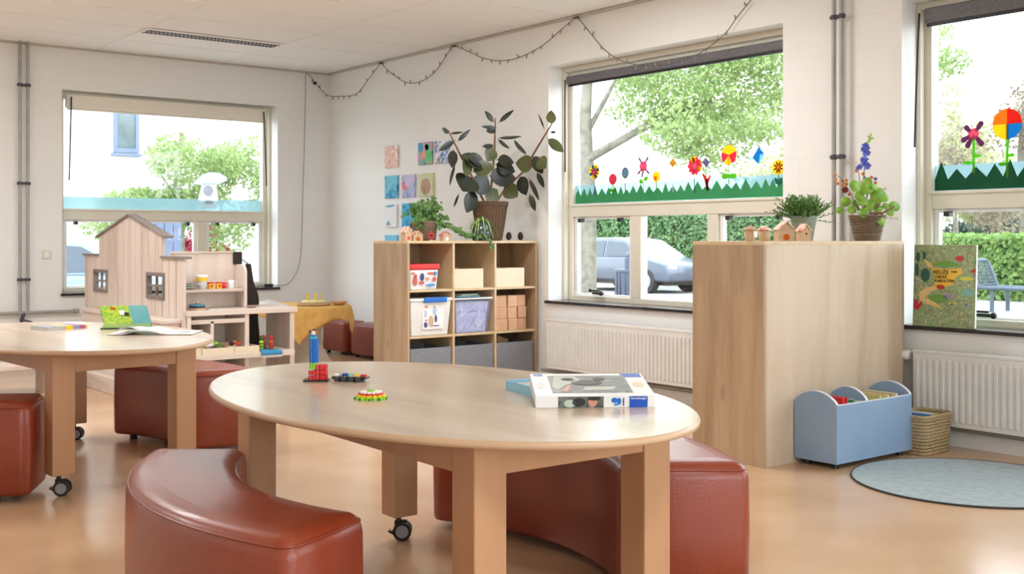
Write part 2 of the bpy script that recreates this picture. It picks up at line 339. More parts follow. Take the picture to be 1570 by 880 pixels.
M_bin = mat('anthracite', srgb(84,92,112), rough=0.6); M_mesh = mat('blue_grey_steel_mesh', srgb(72,82,98), srgb(66,76,92), rough=0.5)
M_redl = mat('red_shrub_leaf', srgb(170,60,84), srgb(150,44,70), rough=0.6, trans=0.3)
def brickm():
    m, t, b = newmat('cream_brick'); b.inputs['Roughness'].default_value = 0.9
    tcn = t.nodes.new('ShaderNodeTexCoord'); s_ = t.nodes.new('ShaderNodeSeparateXYZ'); c_ = t.nodes.new('ShaderNodeCombineXYZ')
    t.links.new(tcn.outputs['Object'], s_.inputs[0]); t.links.new(s_.outputs['Y'], c_.inputs[0]); t.links.new(s_.outputs['Z'], c_.inputs[1])
    br = t.nodes.new('ShaderNodeTexBrick'); br.inputs['Scale'].default_value = 1; br.inputs['Brick Width'].default_value = 0.6; br.inputs['Row Height'].default_value = 0.2; br.inputs['Mortar Size'].default_value = 0.03
    br.inputs['Color1'].default_value = srgb(206,196,172); br.inputs['Color2'].default_value = srgb(190,180,158); br.inputs['Mortar'].default_value = srgb(150,146,134)
    t.links.new(c_.outputs[0], br.inputs['Vector']); t.links.new(br.outputs[0], b.inputs['Base Color']); return m
M_brick = brickm()

# ================================================================ ROOM SHELL
XW, YW, ZC = 6.02, 10.86, 3.0        # right wall face, far wall face, ceiling height
XL, YN = -2.6, -3.4                  # left wall and near wall (behind the camera)
TH = 0.32
def st(o): o['kind'] = 'structure'; return o
st(MB().box(XL-TH, YN-TH, -0.12, XW+TH, YW+TH, 0).build('floor', M_floor))
# ceiling tiles with T-bar grid
c = MB().box(XL-TH, YN-TH, ZC, XW+TH, YW+TH, ZC+0.12)
ceil = st(c.build('ceiling', M_ceil))
g = MB()
gx = [XW-1.29*k+0.06 for k in range(0, 7)]; gy = [YW-0.03-0.665*k for k in range(0, 22)]
for x in gx:
    if XL < x < XW: g.box(x-0.011, YN, ZC-0.004, x+0.011, YW, ZC)
for y in gy:
    if YN < y < YW: g.box(XL, y-0.011, ZC-0.0035, XW, y+0.011, ZC)
st(g.build('trim_1', M_grid))
# shadow-gap angle profile where ceiling meets walls
g = MB().box(XL, YW-0.025, ZC-0.022, XW, YW, ZC-0.004).box(XW-0.025, YN, ZC-0.022, XW, YW, ZC-0.004)
st(g.build('trim_2', mat('wall_angle_profile', srgb(196,190,182), rough=0.5)))
# windows:  opening rectangles
W1 = (3.19, 5.40, 0.68, 2.60)        # far wall   x0,x1,z0,z1
W2 = (4.73, 7.145, 0.68, 2.63)       # right wall y0,y1,z0,z1
W3 = (1.43, 3.845, 0.68, 2.63)
W4 = (-1.9, 0.5, 0.68, 2.63)
WN = (-1.6, 5.2, 0.68, 2.63)         # near wall behind the camera: unseen opening added for more sky light
g = MB()
def wall_with_holes(g, a0, a1, holes, P):
    """P(u0,z0,u1,z1) adds one slab"""
    holes = sorted(holes); u = a0
    for (h0,h1,z0,z1) in holes:
        P(u,0,h0,ZC); P(h0,0,h1,z0); P(h0,z1,h1,ZC); u = h1
    P(u,0,a1,ZC)
wall_with_holes(g, YN-TH, YW+TH, [W2,W3,W4], lambda u0,z0,u1,z1: g.box(XW,u0,z0,XW+TH,u1,z1)); st(g.build('wall_right', M_wallY))
g = MB(); wall_with_holes(g, XL-TH, XW, [W1], lambda u0,z0,u1,z1: g.box(u0,YW,z0,u1,YW+TH,z1)); st(g.build('wall_far', M_wallX))
g = MB(); wall_with_holes(g, XL-TH, XW, [WN], lambda u0,z0,u1,z1: g.box(u0,YN-TH,z0,u1,YN,z1)); st(g.build('wall_near', M_wallX))
g = MB().box(XL-TH, YN, 0, XL, YW, ZC); st(g.build('wall_left', M_wallY))
g = MB().box(XW-0.014, YN, 0, XW, YW, 0.085); st(g.build('baseboard_right', M_rad))
g = MB().box(XL, YW-0.014, 0, XW-0.014, YW, 0.085); st(g.build('baseboard_far', M_rad))

# T(u, depth, z): maps wall-local coordinates to the room; depth>0 is outwards
def TR(u, d, z): return (XW+d, u, z)
def TF(u, d, z): return (u, YW+d, z)
def TN(u, d, z): return (u, YN-d, z)
def wbox(g, T, u0, u1, d0, d1, z0, z1, mi=0):
    a = T(u0,d0,z0); b = T(u1,d1,z1)
    g.box(min(a[0],b[0]),min(a[1],b[1]),z0,max(a[0],b[0]),max(a[1],b[1]),z1,mi)
def latch(root, T, u, z, name='latch'):
    m = MB(); wbox(m, T, u-0.018, u+0.018, 0.175, 0.225, z-0.016, z+0.016); m.build(name, M_black, root, W=True, bevel=0.004)
def stay(root, T, u, z):
    m = MB(); wbox(m, T, u-0.07, u+0.05, 0.15, 0.175, z, z+0.02); wbox(m, T, u-0.02, u+0.10, 0.165, 0.185, z+0.022, z+0.036); m.ball(T(u-0.06,0.15,z+0.012),0.02); m.ball(T(u+0.08,0.16,z+0.03),0.016)
    m.build('window_stay', M_black, root, W=True, bevel=0.003)
def window(n, T, w, mull, tz0=1.375, tz1=1.485, film=None, opens=()):
    u0,u1,z0,z1 = w; root = struct('window_%d' % n, T((u0+u1)/2, 0.2, z0))
    g = MB(); D0, D1 = 0.20, 0.28; e = 0.075
    wbox(g,T,u0,u0+e,D0,D1,z0,z1); wbox(g,T,u1-e,u1,D0,D1,z0,z1)
    wbox(g,T,u0+e,u1-e,D0,D1,z1-0.07,z1); wbox(g,T,u0+e,u1-e,D0,D1,z0,z0+0.045); wbox(g,T,u0+e,u1-e,D0,D1,tz0,tz1)
    wbox(g,T,u0+e*0.8,u1-e*0.8,D0-0.012,D0,tz1-0.022,tz1-0.002)
    for (a,b) in mull: wbox(g,T,a,b,D0+0.002,D1-0.002,z0+0.045,tz0)
    for (a,b) in ((u0,u0+0.03),(u1-0.03,u1)): wbox(g,T,a,b,D0-0.045,D0,z0,z1)
    wbox(g,T,u0+0.03,u1-0.03,D0-0.045,D0,z1-0.04,z1)
    g.build('window_frame', M_frame, root, W=True, bevel=0.006)
    p = MB(); wbox(p,T,u0+e,u1-e,0.245,0.25,tz1,z1-0.07); p.build('pane', M_glass, root, W=True)
    edges = [u0+e]+[q for ab in mull for q in ab]+[u1-e]
    for i in range(0,len(edges),2):
        a,b = edges[i],edges[i+1]
        if i//2 in opens:
            s = MB(); k = 0.035
            wbox(s,T,a,a+k,0.225,0.262,z0+0.045,tz0); wbox(s,T,b-k,b,0.225,0.262,z0+0.045,tz0); wbox(s,T,a+k,b-k,0.225,0.262,tz0-0.02,tz0); wbox(s,T,a+k,b-k,0.225,0.262,z0+0.045,z0+0.06)
            s.build('sash', M_whitegl, root, W=True, bevel=0.004)
            latch(root,T,a+0.11,tz0-0.03); latch(root,T,b-0.11,tz0-0.03); stay(root,T,(a+b)/2,z0+0.062)
        p = MB(); wbox(p,T,a,b,0.245,0.25,z0+0.045,tz0); p.build('pane', M_glass, root, W=True)
    if film:
        p = MB(); wbox(p,T,u0+e,u1-e,0.236,0.238,tz1,film); p.build('frosted_film', M_film, root, W=True)
    return root
window(1, TF, W1, [(4.60,4.70)], film=1.60, opens=(0,1))
window(2, TR, W2, [(5.475,5.58),(6.265,6.38)], film=1.64, opens=(0,2))
window(3, TR, W3, [(2.10,2.20),(2.95,3.05)], film=1.64, opens=(0,2))
window(4, TR, W4, [(-1.1,-1.0),(-0.4,-0.3)])
window(5, TN, WN, [(-0.2,-0.1),(1.2,1.3),(2.6,2.7),(3.9,4.0)])  # unseen window, put in so more daylight reaches the room
k = 3
for (T,w) in ((TF,W1),(TR,W2),(TR,W3),(TR,W4),(TN,WN)):
    g = MB(); wbox(g,T,w[0]-0.015,w[1]+0.015,-0.035,0.2,w[2]-0.022,w[2]+0.002); st(g.build('trim_%d' % k, M_sill, bevel=0.004)); k += 1
# light portals (sampling helpers for sky light in the openings, they emit nothing themselves)
def portal(T, w, rot):
    l = bpy.data.lights.new('window_portal','AREA'); l.shape = 'RECTANGLE'; l.size = w[1]-w[0]; l.size_y = w[3]-w[2]; l.cycles.is_portal = True
    o = link(bpy.data.objects.new('window_portal', l)); o.location = T((w[0]+w[1])/2, 0.30, (w[2]+w[3])/2); o.rotation_euler = rot
portal(TF, W1, (-pi/2,0,0)); portal(TN, WN, (pi/2,0,0))
for w_ in (W2,W3,W4): portal(TR, w_, (0,pi/2,0))
for o in bpy.data.objects:
    if o.type == 'LIGHT' and abs(o.rotation_euler[1]) > 1: o.data.size, o.data.size_y = o.data.size_y, o.data.size
# roller blinds
def blind(T, w, z0, z1, d, m, label, rods=()):
    u0,u1 = w[0]+0.075, w[1]-0.075; r = thing('roller_blind', label, 'blind', T((u0+u1)/2, d, z0))
    g = MB(); wbox(g,T,u0,u1,d,d+0.07,z0,z1); g.build('cassette', m, r, W=True, bevel=0.012, seg=3)
    g = MB(); wbox(g,T,u0+0.01,u1-0.01,d+0.02,d+0.035,z0-0.018,z0-0.002); g.build('bottom_bar', M_black if m is M_blindd else m, r, W=True)
    for (u,du) in rods:
        g = MB(); g.tube([T(u,d-0.02,z1-0.03),T(u+du*0.5,d-0.022,(z1+1.75)/2),T(u+du,d-0.02,1.75)],0.007,6); g.build('crank_rod', M_black, r, W=True)
blind(TF, W1, 2.44, 2.57, 0.10, M_blindc, 'cream roller blind rolled up above the left window', rods=((3.30,-0.02),(5.28,0.03)))
blind(TR, W2, 2.482, 2.548, 0.125, M_blindd, 'charcoal roller blind rolled up above the middle window with the long paper flower meadow', rods=((7.055,0.0),))
blind(TR, W3, 2.492, 2.585, 0.11, M_blindd, 'charcoal roller blind above the right window, beside the pinwheel flower', rods=((3.785,0.03),))
# fill lights: ceiling panels added out of view to brighten the room
M_fill = emis('fill_diffuser', (0.98,0.99,1.0,1), 1.6)
def fill_lamp(x, y, label):
    r = thing('fill_light', label, 'light', (x,y,ZC-0.004), group='added fill light panels')
    MB().box(-0.62,-0.31,-0.012,0.62,0.31,0).build('frame', M_grid, r); MB().box(-0.59,-0.28,-0.016,0.59,0.28,-0.0125).build('diffuser', M_fill, r)
    l = bpy.data.lights.new('fill_area_light','AREA'); l.shape = 'RECTANGLE'; l.size = 1.15; l.size_y = 0.55; l.energy = FILL_W; l.color = (0.98,0.99,1.0)
    o = link(bpy.data.objects.new('fill_area_light', l)); o.parent = r; o.location = (0,0,-0.03)
for i,(x,y) in enumerate([(1.56,0.2),(-1.02,7.5),(1.56,7.5),(4.14,5.5)]):
    fill_lamp(x, y, 'unseen added fill light panel on the ceiling '+['before the front table','at the far left of the room','above the left table','between the front table and the cubby shelf'][i])
# ventilation grille in ceiling
r = thing('ceiling_vent', 'slotted white ventilation grille in the ceiling near the left window', 'vent', (4.12,9.56,ZC-0.004))
MB().box(-0.64,-0.11,-0.010,0.64,0.11,0).build('frame', M_grid, r)
g = MB()
for i in range(34):
    x = -0.6+i*1.2/33
    for y in (-0.045,0.045): g.obox((x,y,-0.0115),(0.019,0.072,0.004),(0,0,0.3))
g.build('slots', M_dgrey, r)
# pipes
def pipes(T, us, d, z0, z1, br, label, extra=None):
    r = thing('heating_pipe', label, 'pipe', T(us[0], d, z0))
    for u in us: MB().cyl(T(u,d,z0),T(u,d,z1),0.014,n=12).build('pipe', M_pipe, r, W=True)
    for z in br:
        g = MB(); g.cyl(T(us[0]-0.025,d,z),T(us[-1]+0.025,d,z),0.011,n=8)
        for u in us: g.cyl(T(u,d,z-0.014),T(u,d,z+0.014),0.021,n=12)
        g.build('pipe_clamp', M_dgrey, r, W=True)
    return r
pl = pipes(TF, (2.805,2.872), -0.05, 0.50, 2.997, (2.60,1.70,0.82), 'pair of grey pipes running down the wall left of the left window')
g = MB().tube([TF(XL+0.1,-0.05,0.53),TF(3.28,-0.05,0.515)],0.015,10); g.cyl(TF(3.28,-0.05,0.515),TF(3.33,-0.05,0.515),0.022); g.build('horizontal_pipe', M_pipe, pl, W=True)
g = MB().tube([TF(2.84,-0.05,0.52),TF(2.82,-0.05,0.44),TF(2.80,-0.09,0.40)],0.016,8); g.tube([TF(2.80,-0.06,0.46),TF(2.90,-0.10,0.43)],0.009,6); g.build('drain_tap', M_dgrey, pl, W=True)
pipes(TR, (4.233,4.29), -0.055, 0.02, 2.997, (2.59,1.71,0.9), 'pair of grey pipes on the wall between the middle and right windows')
# socket
r = thing('wall_switch', 'small cream switch plate on the wall between pipes and left window', 'switch', TF(3.05,-0.001,1.045))
g = MB(); wbox(g,TF,3.01,3.09,-0.012,-0.001,1.005,1.085); g.build('plate', M_frame, r, W=True, bevel=0.004)
g = MB(); wbox(g,TF,3.03,3.07,-0.016,-0.012,1.02,1.07); g.build('rocker', M_white, r, W=True)
# radiators
def radiator(u0, u1, z0, z1, label, valve=None):
    r = thing('radiator', label, 'radiator', TR((u0+u1)/2,-0.10,z0))
    g = MB(); wbox(g,TR,u0,u1,-0.115,-0.05,z0,z1); g.build('panel', M_rad, r, W=True, bevel=0.006)
    g = MB(); n = int((u1-u0)/0.04)
    for i in range(n):
        u = u0+0.03+(u1-u0-0.06)*i/(n-1); wbox(g,TR,u-0.011,u+0.011,-0.122,-0.114,z0+0.03,z1-0.045)
    g.build('ribs', M_rad, r, W=True, bevel=0.006)
    g = MB(); wbox(g,TR,u0-0.002,u1+0.002,-0.118,-0.048,z1-0.012,z1+0.006)
    for i in range(int((u1-u0)/0.02)): pass
    g.build('top_grille', M_rad, r, W=True, bevel=0.003)
    g = MB()
    for u in (u0+0.2,u1-0.2): wbox(g,TR,u-0.02,u+0.02,-0.06,-0.003,z0+0.05,z0+0.1)
    g.build('wall_bracket', M_rad, r, W=True)
    if valve is not None:
        g = MB().cyl(TR(valve,-0.08,z1-0.035),TR(valve+0.035,-0.08,z1-0.035),0.014,n=10,mi=1)
        g.cyl(TR(valve+0.035,-0.08,z1-0.035),TR(valve+0.055,-0.08,z1-0.035),0.022,0.030,n=18); g.cyl(TR(valve+0.055,-0.08,z1-0.035),TR(valve+0.095,-0.08,z1-0.035),0.030,0.027,n=18)
        g.build('thermostat_knob', [M_white,M_metal], r, W=True)
    return r
radiator(5.0, 7.04, 0.135, 0.535, 'long white panel radiator under the middle window, right of the cubby shelf')
radiator(1.6, 3.70, 0.125, 0.545, 'white panel radiator with round valve under the right window', valve=3.70)
r = thing('skirting_pipe', 'grey heating pipe running low along the right wall behind the radiators', 'pipe', TR(3,-0.03,0.1))
MB().tube([TR(-3,-0.03,0.105),TR(7.2,-0.03,0.105)],0.012,8).build('pipe', M_pipe, r, W=True)

# ================================================================ TABLES
def ellipse(a, b, n=96, inset=0): return [((a-inset)*cos(2*pi*i/n),(b-inset)*sin(2*pi*i/n)) for i in range(n)]
def caster(parent, x, y, ang, ztop=0.10):
    g = MB(); c_, s_ = cos(ang), sin(ang); r = 0.037
    def P(a,b,z): return (x+a*c_-b*s_, y+a*s_+b*c_, z)
    for b0 in (-0.028, 0.010):
        g.cyl(P(0.012,b0,r),P(0.012,b0+0.018,r),r,n=24); 
    g.cyl(P(0.012,-0.0295,r),P(0.012,-0.0275,r),r*0.68,n=20,mi=1); g.cyl(P(0.012,0.0275,r),P(0.012,0.0295,r),r*0.68,n=20,mi=1)
    g.obox(P(0.006,0,0.062),(0.05,0.02,0.03),(0,0,ang)); g.cyl(P(-0.004,0,0.06),P(-0.004,0,ztop),0.011,n=12)
    g.obox(P(-0.03,0,0.03),(0.03,0.03,0.008),(0,0.5,ang))
    return g.build('caster', [M_black,M_hub], parent)
def oval_table(loc, rz, label):
    t = thing('oval_table', label, 'table', loc, rz)
    a, b, T_ = 1.05, 0.644, 0.69
    g = MB(); n = 96
    lv = [(0.008,T_-0.022),(0.002,T_-0.019),(0.0,T_-0.011),(0.003,T_-0.003),(0.008,T_)]
    vs = []
    for ins,z in lv: vs += [(x,y,z) for x,y in ellipse(a,b,n,ins)]
    fs = []
    for i in range(len(lv)-1):
        for k in range(n): fs.append((i*n+k,i*n+(k+1)%n,(i+1)*n+(k+1)%n,(i+1)*n+k))
    g.add(vs, fs, 1, True); g.add(vs[:n],[list(range(n))[::-1]],1); g.add(vs[-n:],[list(range(n))],0)
    g.build('tabletop', [M_top,M_topedge], t)
    U, V, s = 0.754, 0.356, 0.105
    ap = MB(); z0,z1 = 0.575, T_-0.022
    ap.box(-U+s,V-0.03,z0,U-s,V-0.006,z1); ap.box(-U+s,-V+0.006,z0,U-s,-V+0.03,z1)
    ap.box(-U+0.006,-V+s,z0,-U+0.03,V-s,z1); ap.box(U-0.03,-V+s,z0,U-0.006,V-s,z1)
    ap.build('apron', M_leg, t, bevel=0.002)
    for i,(su,sv) in enumerate([(-1,1),(-1,-1),(1,1),(1,-1)]):
        x0,x1 = sorted((su*U,su*(U-s))); y0,y1 = sorted((sv*V,sv*(V-s)))
        l = MB().box(x0,y0,0.10,x1,y1,T_-0.022).build('leg', M_leg, t, bevel=0.004)
        caster(l, (x0+x1)/2, (y0+y1)/2, [-2.2,-0.6,1.1,-2.2][i])
    return t
TM = (2.093, 3.087); oval_table((TM[0],TM[1],0), radians(88.8), 'oval beech table in front carrying the white puzzle box and plastic brick toys')
TL = (1.833, 6.131); oval_table((TL[0],TL[1],0), radians(94.0), 'oval beech table at the left carrying open picture books')
# ---------------------------------------------------------------- curved stools
def stool_outline(rin, rout, a0, a1, ins, cr=0.05, n=26):
    """closed outline of an arc segment inset by ins, rounded corners"""
    ri, ro = rin+ins, rout-ins; rm = (rin+rout)/2; b0, b1 = a0+ins/rm, a1-ins/rm; c_ = max(cr-ins*0.6, 0.012); pts = []
    def arc(r, t0, t1, k): return [(r*cos(t0+(t1-t0)*i/k), r*sin(t0+(t1-t0)*i/k)) for i in range(k+1)]
    pts += arc(ro, b0+c_/ro, b1-c_/ro, n)
    def corner(r, t, sr, st_):
        # quarter round between arc direction and radial direction at corner (r,t)
        cx, cy = (r-sr*c_)*cos(t-st_*c_/r), (r-sr*c_)*sin(t-st_*c_/r); e = Vector((cos(t),sin(t))); f = Vector((-sin(t),cos(t)))
        return (cx,cy,e,f)
    def rnd(r, t, sr, st_, rev):
        cx,cy,e,f = corner(r,t,sr,st_); o = []
        for i in range(1,5):
            q = pi/2*i/5; 
            if rev: q = pi/2-q
            p = Vector((cx,cy))+e*(sr*c_*cos(q))+f*(st_*c_*sin(q)); o.append((p.x,p.y))
        return o
    pts += rnd(ro, b1, 1, 1, False)
    pts += rnd(ri, b1, -1, 1, True)
    pts += arc(ri, b1-c_/ri, b0+c_/ri, n)
    pts += rnd(ri, b0, -1, -1, False)
    pts += rnd(ro, b0, 1, -1, True)
    return pts
def stool(c, rin, rout, a0, a1, h, label, m=None, name='curved_stool'):
    m = m or M_leather; am = radians((a0+a1)/2); rm = (rin+rout)/2
    base = (c[0]+rm*cos(am), c[1]+rm*sin(am), 0); t = thing(name, label, 'stool', base)
    A0, A1 = radians(a0), radians(a1); off = (c[0]-base[0], c[1]-base[1])
    lv = [(0.025,0.028),(0.006,0.034),(0.0,0.05),(-0.003,h*0.5),(0.0,h-0.05),(0.004,h-0.030),(0.013,h-0.012),(0.028,h-0.001),(0.05,h+0.003),(0.09,h+0.006)]
    vs = []; 
    for ins,z in lv:
        o = stool_outline(rin,rout,A0,A1,ins); n = len(o); vs += [(x+off[0],y+off[1],z) for x,y in o]
    fs = []
    for i in range(len(lv)-1):
        for k in range(n): fs.append((i*n+k,i*n+(k+1)%n,(i+1)*n+(k+1)%n,(i+1)*n+k))
    g = MB().add(vs, fs, 0, True); g.add(vs[:n],[list(range(n))[::-1]],0)
    g.add(vs[-n:],[list(range(n))],0)
    g.build('cushion_body', m, t)
    o = stool_outline(rin,rout,A0,A1,0.007); pts = [(x+off[0],y+off[1],h-0.020) for x,y in o]; pts.append(pts[0])
    MB().tube(pts,0.0035,6).build('piping', m, t)
    for aa in (A0+0.12,A1-0.12):
        for rr in (rin+0.06,rout-0.06):
            MB().cyl((off[0]+rr*cos(aa),off[1]+rr*sin(aa),0),(off[0]+rr*cos(aa),off[1]+rr*sin(aa),0.032),0.022,n=14).build('foot', M_black, t)
    return t
stool((2.50,3.07), 1.0, 1.35, 139, 205, 0.452, 'curved red-brown leather stool in the left foreground, in front of the near table')
stool((1.75,3.30), 1.02, 1.46, -37.5, 33, 0.452, 'curved red-brown leather stool behind the near table, beside the oak cabinet')
stool((1.45,6.20), 0.98, 1.40, -13, 34, 0.452, 'curved red-brown leather stool right of the left table, before the play kitchen')
stool((2.08,6.57), 1.02, 1.40, 176, 242, 0.452, 'curved red-brown leather stool cut off by the left edge of the photo')
for i,(y0,y1,lab) in enumerate([(10.02,10.48,'small dark red leather block stool by the wall, nearer the room corner'),(9.42,9.90,'small dark red leather block stool by the wall, nearer the cubby shelf')]):
    t = thing('block_stool', lab, 'stool', (5.85,(y0+y1)/2,0))
    MB().box(5.72,y0,0.03,5.99,y1,0.345).build('cushion_body', M_leather2, t, W=True, bevel=0.035, seg=4, smooth=True)
    for x in (5.77,5.94):
        for y in (y0+0.06,y1-0.06): MB().cyl((x,y,0),(x,y,0.031),0.02,n=10).build('foot', M_black, t, W=True)

# ================================================================ OAK CABINET (its plain back and side face the room)
def oak_cabinet(x0,x1,y0,y1,h,label,open_front,rows=3,cols=3,name='storage_cabinet'):
    t = thing(name, label, 'cabinet', ((x0+x1)/2,(y0+y1)/2,0)); e = 0.02
    MB().box(x0,y0,h-e,x1,y1,h).build('top_panel', [M_oake], t, W=True, bevel=0.0015)
    MB().box(x0,y0,0.0,x0+e,y1,h-e).build('side_panel', M_oak, t, W=True, bevel=0.001)
    MB().box(x1-e,y0,0.0,x1,y1,h-e).build('side_panel', M_oak, t, W=True, bevel=0.001)
    if open_front: MB().box(x0+e,y1-0.012,0.0,x1-e,y1-0.002,h-e).build('back_panel', M_oak, t, W=True)
    else: MB().box(x0+e,y0,0.0,x1-e,y0+0.016,h-e).build('back_panel', M_oakl, t, W=True)
    f0,f1 = (y0+0.004,y1-0.012) if open_front else (y0+0.016,y1-0.004)
    MB().box(x0+e,f0,0.06,x1-e,f1,0.08).build('bottom_panel', M_oake, t, W=True)
    MB().box(x0+e,f0+0.01,0.0,x1-e,f0+0.03,0.06).build('plinth', M_oak, t, W=True)
    cw = (x1-x0-2*e)/cols; rh = (h-e-0.08)/rows
    for i in range(1,cols): MB().box(x0+e+cw*i-0.009,f0,0.08,x0+e+cw*i+0.009,f1,h-e).build('divider', M_oake, t, W=True)
    for j in range(1,rows):
        for i in range(cols): MB().box(x0+e+cw*i+(0.009 if i else 0),f0+0.002,0.08+rh*j-0.018,x0+e+cw*(i+1)-(0.009 if i<cols-1 else 0),f1,0.08+rh*j).build('shelf', M_oake, t, W=True)
    return t
oak_cabinet(4.65,5.935,3.775,4.275,1.183,'waist-high oak cabinet with plain back, carrying herb pot and birdhouses',False)
SX0,SX1,SY0,SY1,SH = 4.695,5.985,7.25,7.75,1.178
oak_cabinet(SX0,SX1,SY0,SY1,SH,'oak cubby shelf with nine compartments under the big rubber plant',True,name='cubby_shelf')
cw = (SX1-SX0-0.04)/3; cx = [SX0+0.02+cw*i for i in range(4)]; rz_ = [0.08,0.08+(SH-0.10)/3,0.08+2*(SH-0.10)/3]
# --- contents
def tub(label, x0,x1,y0,y1,z0,h,m,lidm,flare=0.02,clips=None,deco=None,lid=True):
    t = thing('storage_tub', label, 'storage box', ((x0+x1)/2,(y0+y1)/2,z0)); g = MB(); f = flare
    vs = [(x0+f,y0+f,z0),(x1-f,y0+f,z0),(x1-f,y1-f,z0),(x0+f,y1-f,z0),(x0,y0,z0+h),(x1,y0,z0+h),(x1,y1,z0+h),(x0,y1,z0+h)]
    g.add(vs,[(3,2,1,0),(0,1,5,4),(1,2,6,5),(2,3,7,6),(3,0,4,7)]+([(4,5,6,7)] if lid else []))
    g.build('tub_body', m, t, W=True, bevel=0.008, solid=0 if lid else 0.003)
    return t
# red lidded picture tub
z = rz_[2]; t = tub('picture-covered tub with a bright red lid, top left compartment', cx[0]+0.012,cx[0]+0.275,7.262,7.60,z,0.155,M_whitegl,M_red,0.012)
MB().box(cx[0]+0.008,7.256,z+0.155,cx[0]+0.287,7.606,z+0.200).build('lid', M_red, t, W=True, bevel=0.008)
g = MB(); Y = 7.2585
def plate(g, pts, y, th=0.0012, mi=0): g.prism(pts, y-th, y, 'y', mi)
def oval2(cx_,cz,rx,rz2,n=14,ph=0): return [(cx_+rx*cos(2*pi*i/n+ph), cz+rz2*sin(2*pi*i/n+ph)) for i in range(n)]
a = cx[0]
for (px_,pz,rx,rz2,mi) in [(a+0.055,z+0.07,0.02,0.035,0),(a+0.06,z+0.11,0.013,0.013,0),(a+0.12,z+0.10,0.018,0.03,1),(a+0.115,z+0.055,0.026,0.012,0),(a+0.17,z+0.085,0.016,0.012,2),(a+0.235,z+0.08,0.016,0.02,0),(a+0.205,z+0.128,0.035,0.008,0),(a+0.245,z+0.125,0.014,0.016,3),(a+0.20,z+0.035,0.045,0.011,3),(a+0.035,z+0.13,0.02,0.006,0)]: plate(g, oval2(px_,pz,rx,rz2), Y, 0.003, mi)
g.build('picture_print', [mat('print_red',srgb(206,90,76)),mat('print_navy',srgb(50,70,130)),mat('print_orange',srgb(230,150,110)),mat('print_sky',srgb(80,150,210))], t, W=True)
# two light wooden bins in the top row
for i,(x0,x1,lab) in enumerate([(cx[1]+0.012,cx[1]+0.305,'light plywood bin in the top middle compartment'),(cx[2]+0.012,cx[2]+0.315,'light plywood bin in the top right compartment')]):
    t = thing('wooden_bin', lab, 'box', ((x0+x1)/2,7.45,z)); 
    MB().box(x0,7.27,z,x1,7.285,z+0.155).box(x0,7.60,z,x1,7.615,z+0.155).box(x0,7.285,z,x0+0.012,7.60,z+0.155).box(x1-0.012,7.285,z,x1,7.60,z+0.155).box(x0+0.012,7.285,z,x1-0.012,7.60,z+0.01).build('bin_body', M_plyl, t, W=True, bevel=0.002)
    MB().box(x0+0.014,7.287,z+0.012,x1-0.014,7.598,z+0.13).build('contents', M_plyl, t, W=True)
# middle row: white tub with blue clip
z = rz_[1]; t = tub('white plastic tub with blue lid clip and toy picture, middle left compartment', cx[0]+0.012,cx[0]+0.395,7.258,7.62,z,0.27,mat('milky_white_plastic',srgb(232,230,226),rough=0.3),M_blued,0.02)
MB().box(cx[0]+0.004,7.248,z+0.27,cx[0]+0.402,7.63,z+0.292).build('lid', M_whitegl, t, W=True, bevel=0.006)
MB().box(cx[0]+0.13,7.240,z+0.258,cx[0]+0.345,7.262,z+0.298).build('clip', M_bluem, t, W=True, bevel=0.006)
g = MB(); a = cx[0]; Y = 7.2650
g.box(a+0.125,7.2625,z+0.05,a+0.325,7.2705,z+0.24,4)
for (px_,pz,rx,rz2,mi) in [(a+0.16,z+0.225,0.017,0.010,1),(a+0.155,z+0.17,0.012,0.03,0),(a+0.24,z+0.19,0.018,0.032,0),(a+0.235,z+0.225,0.009,0.011,3),(a+0.25,z+0.13,0.012,0.03,2),(a+0.205,z+0.11,0.024,0.045,3),(a+0.155,z+0.085,0.018,0.022,2),(a+0.25,z+0.075,0.04,0.004,2),(a+0.16,z+0.12,0.012,0.006,1)]: plate(g, oval2(px_,pz,rx,rz2), 7.2624, 0.002, mi)
g.build('picture_print', [mat('print_pale_blue',srgb(180,200,225)),mat('print_salmon',srgb(226,120,90)),mat('print_slate',srgb(80,90,140)),mat('print_tan',srgb(206,176,140)),M_whitegl], t, W=True)
# clear tub with lilac contents
t = tub('clear plastic tub with lilac and blue contents, middle compartment', cx[1]+0.012,cx[1]+0.375,7.262,7.62,z,0.275,glass('clear_plastic',(0.95,0.96,1,1),0.06,0.22,(0.85,0.88,0.95,1)),M_white,0.022,lid=False)
M_lil = art('lilac_contents',[srgb(120,160,190),srgb(214,218,234),srgb(190,186,222),srgb(230,232,240),srgb(166,160,206),srgb(226,230,242)],9)
x0,x1 = cx[1]+0.04,cx[1]+0.345
MB().add([(x0+0.01,7.29,z+0.006),(x1-0.01,7.29,z+0.006),(x1-0.01,7.59,z+0.006),(x0+0.01,7.59,z+0.006),(x0-0.01,7.276,z+0.25),(x1+0.012,7.276,z+0.25),(x1+0.012,7.60,z+0.25),(x0-0.01,7.60,z+0.25)],[(3,2,1,0),(4,5,6,7),(0,1,5,4),(1,2,6,5),(2,3,7,6),(3,0,4,7)]).build('contents', M_lil, t, W=True)
g = MB(); xa,xb,ya,yb,zz = cx[1]+0.006,cx[1]+0.387,7.250,7.632,z+0.27
g.box(xa,ya,zz,xb,ya+0.018,zz+0.012).box(xa,yb-0.018,zz,xb,yb,zz+0.012).box(xa,ya+0.018,zz,xa+0.012,yb-0.018,zz+0.012).box(xb-0.012,ya+0.018,zz,xb,yb-0.018,zz+0.012).build('rim', M_whitegl, t, W=True, bevel=0.003)
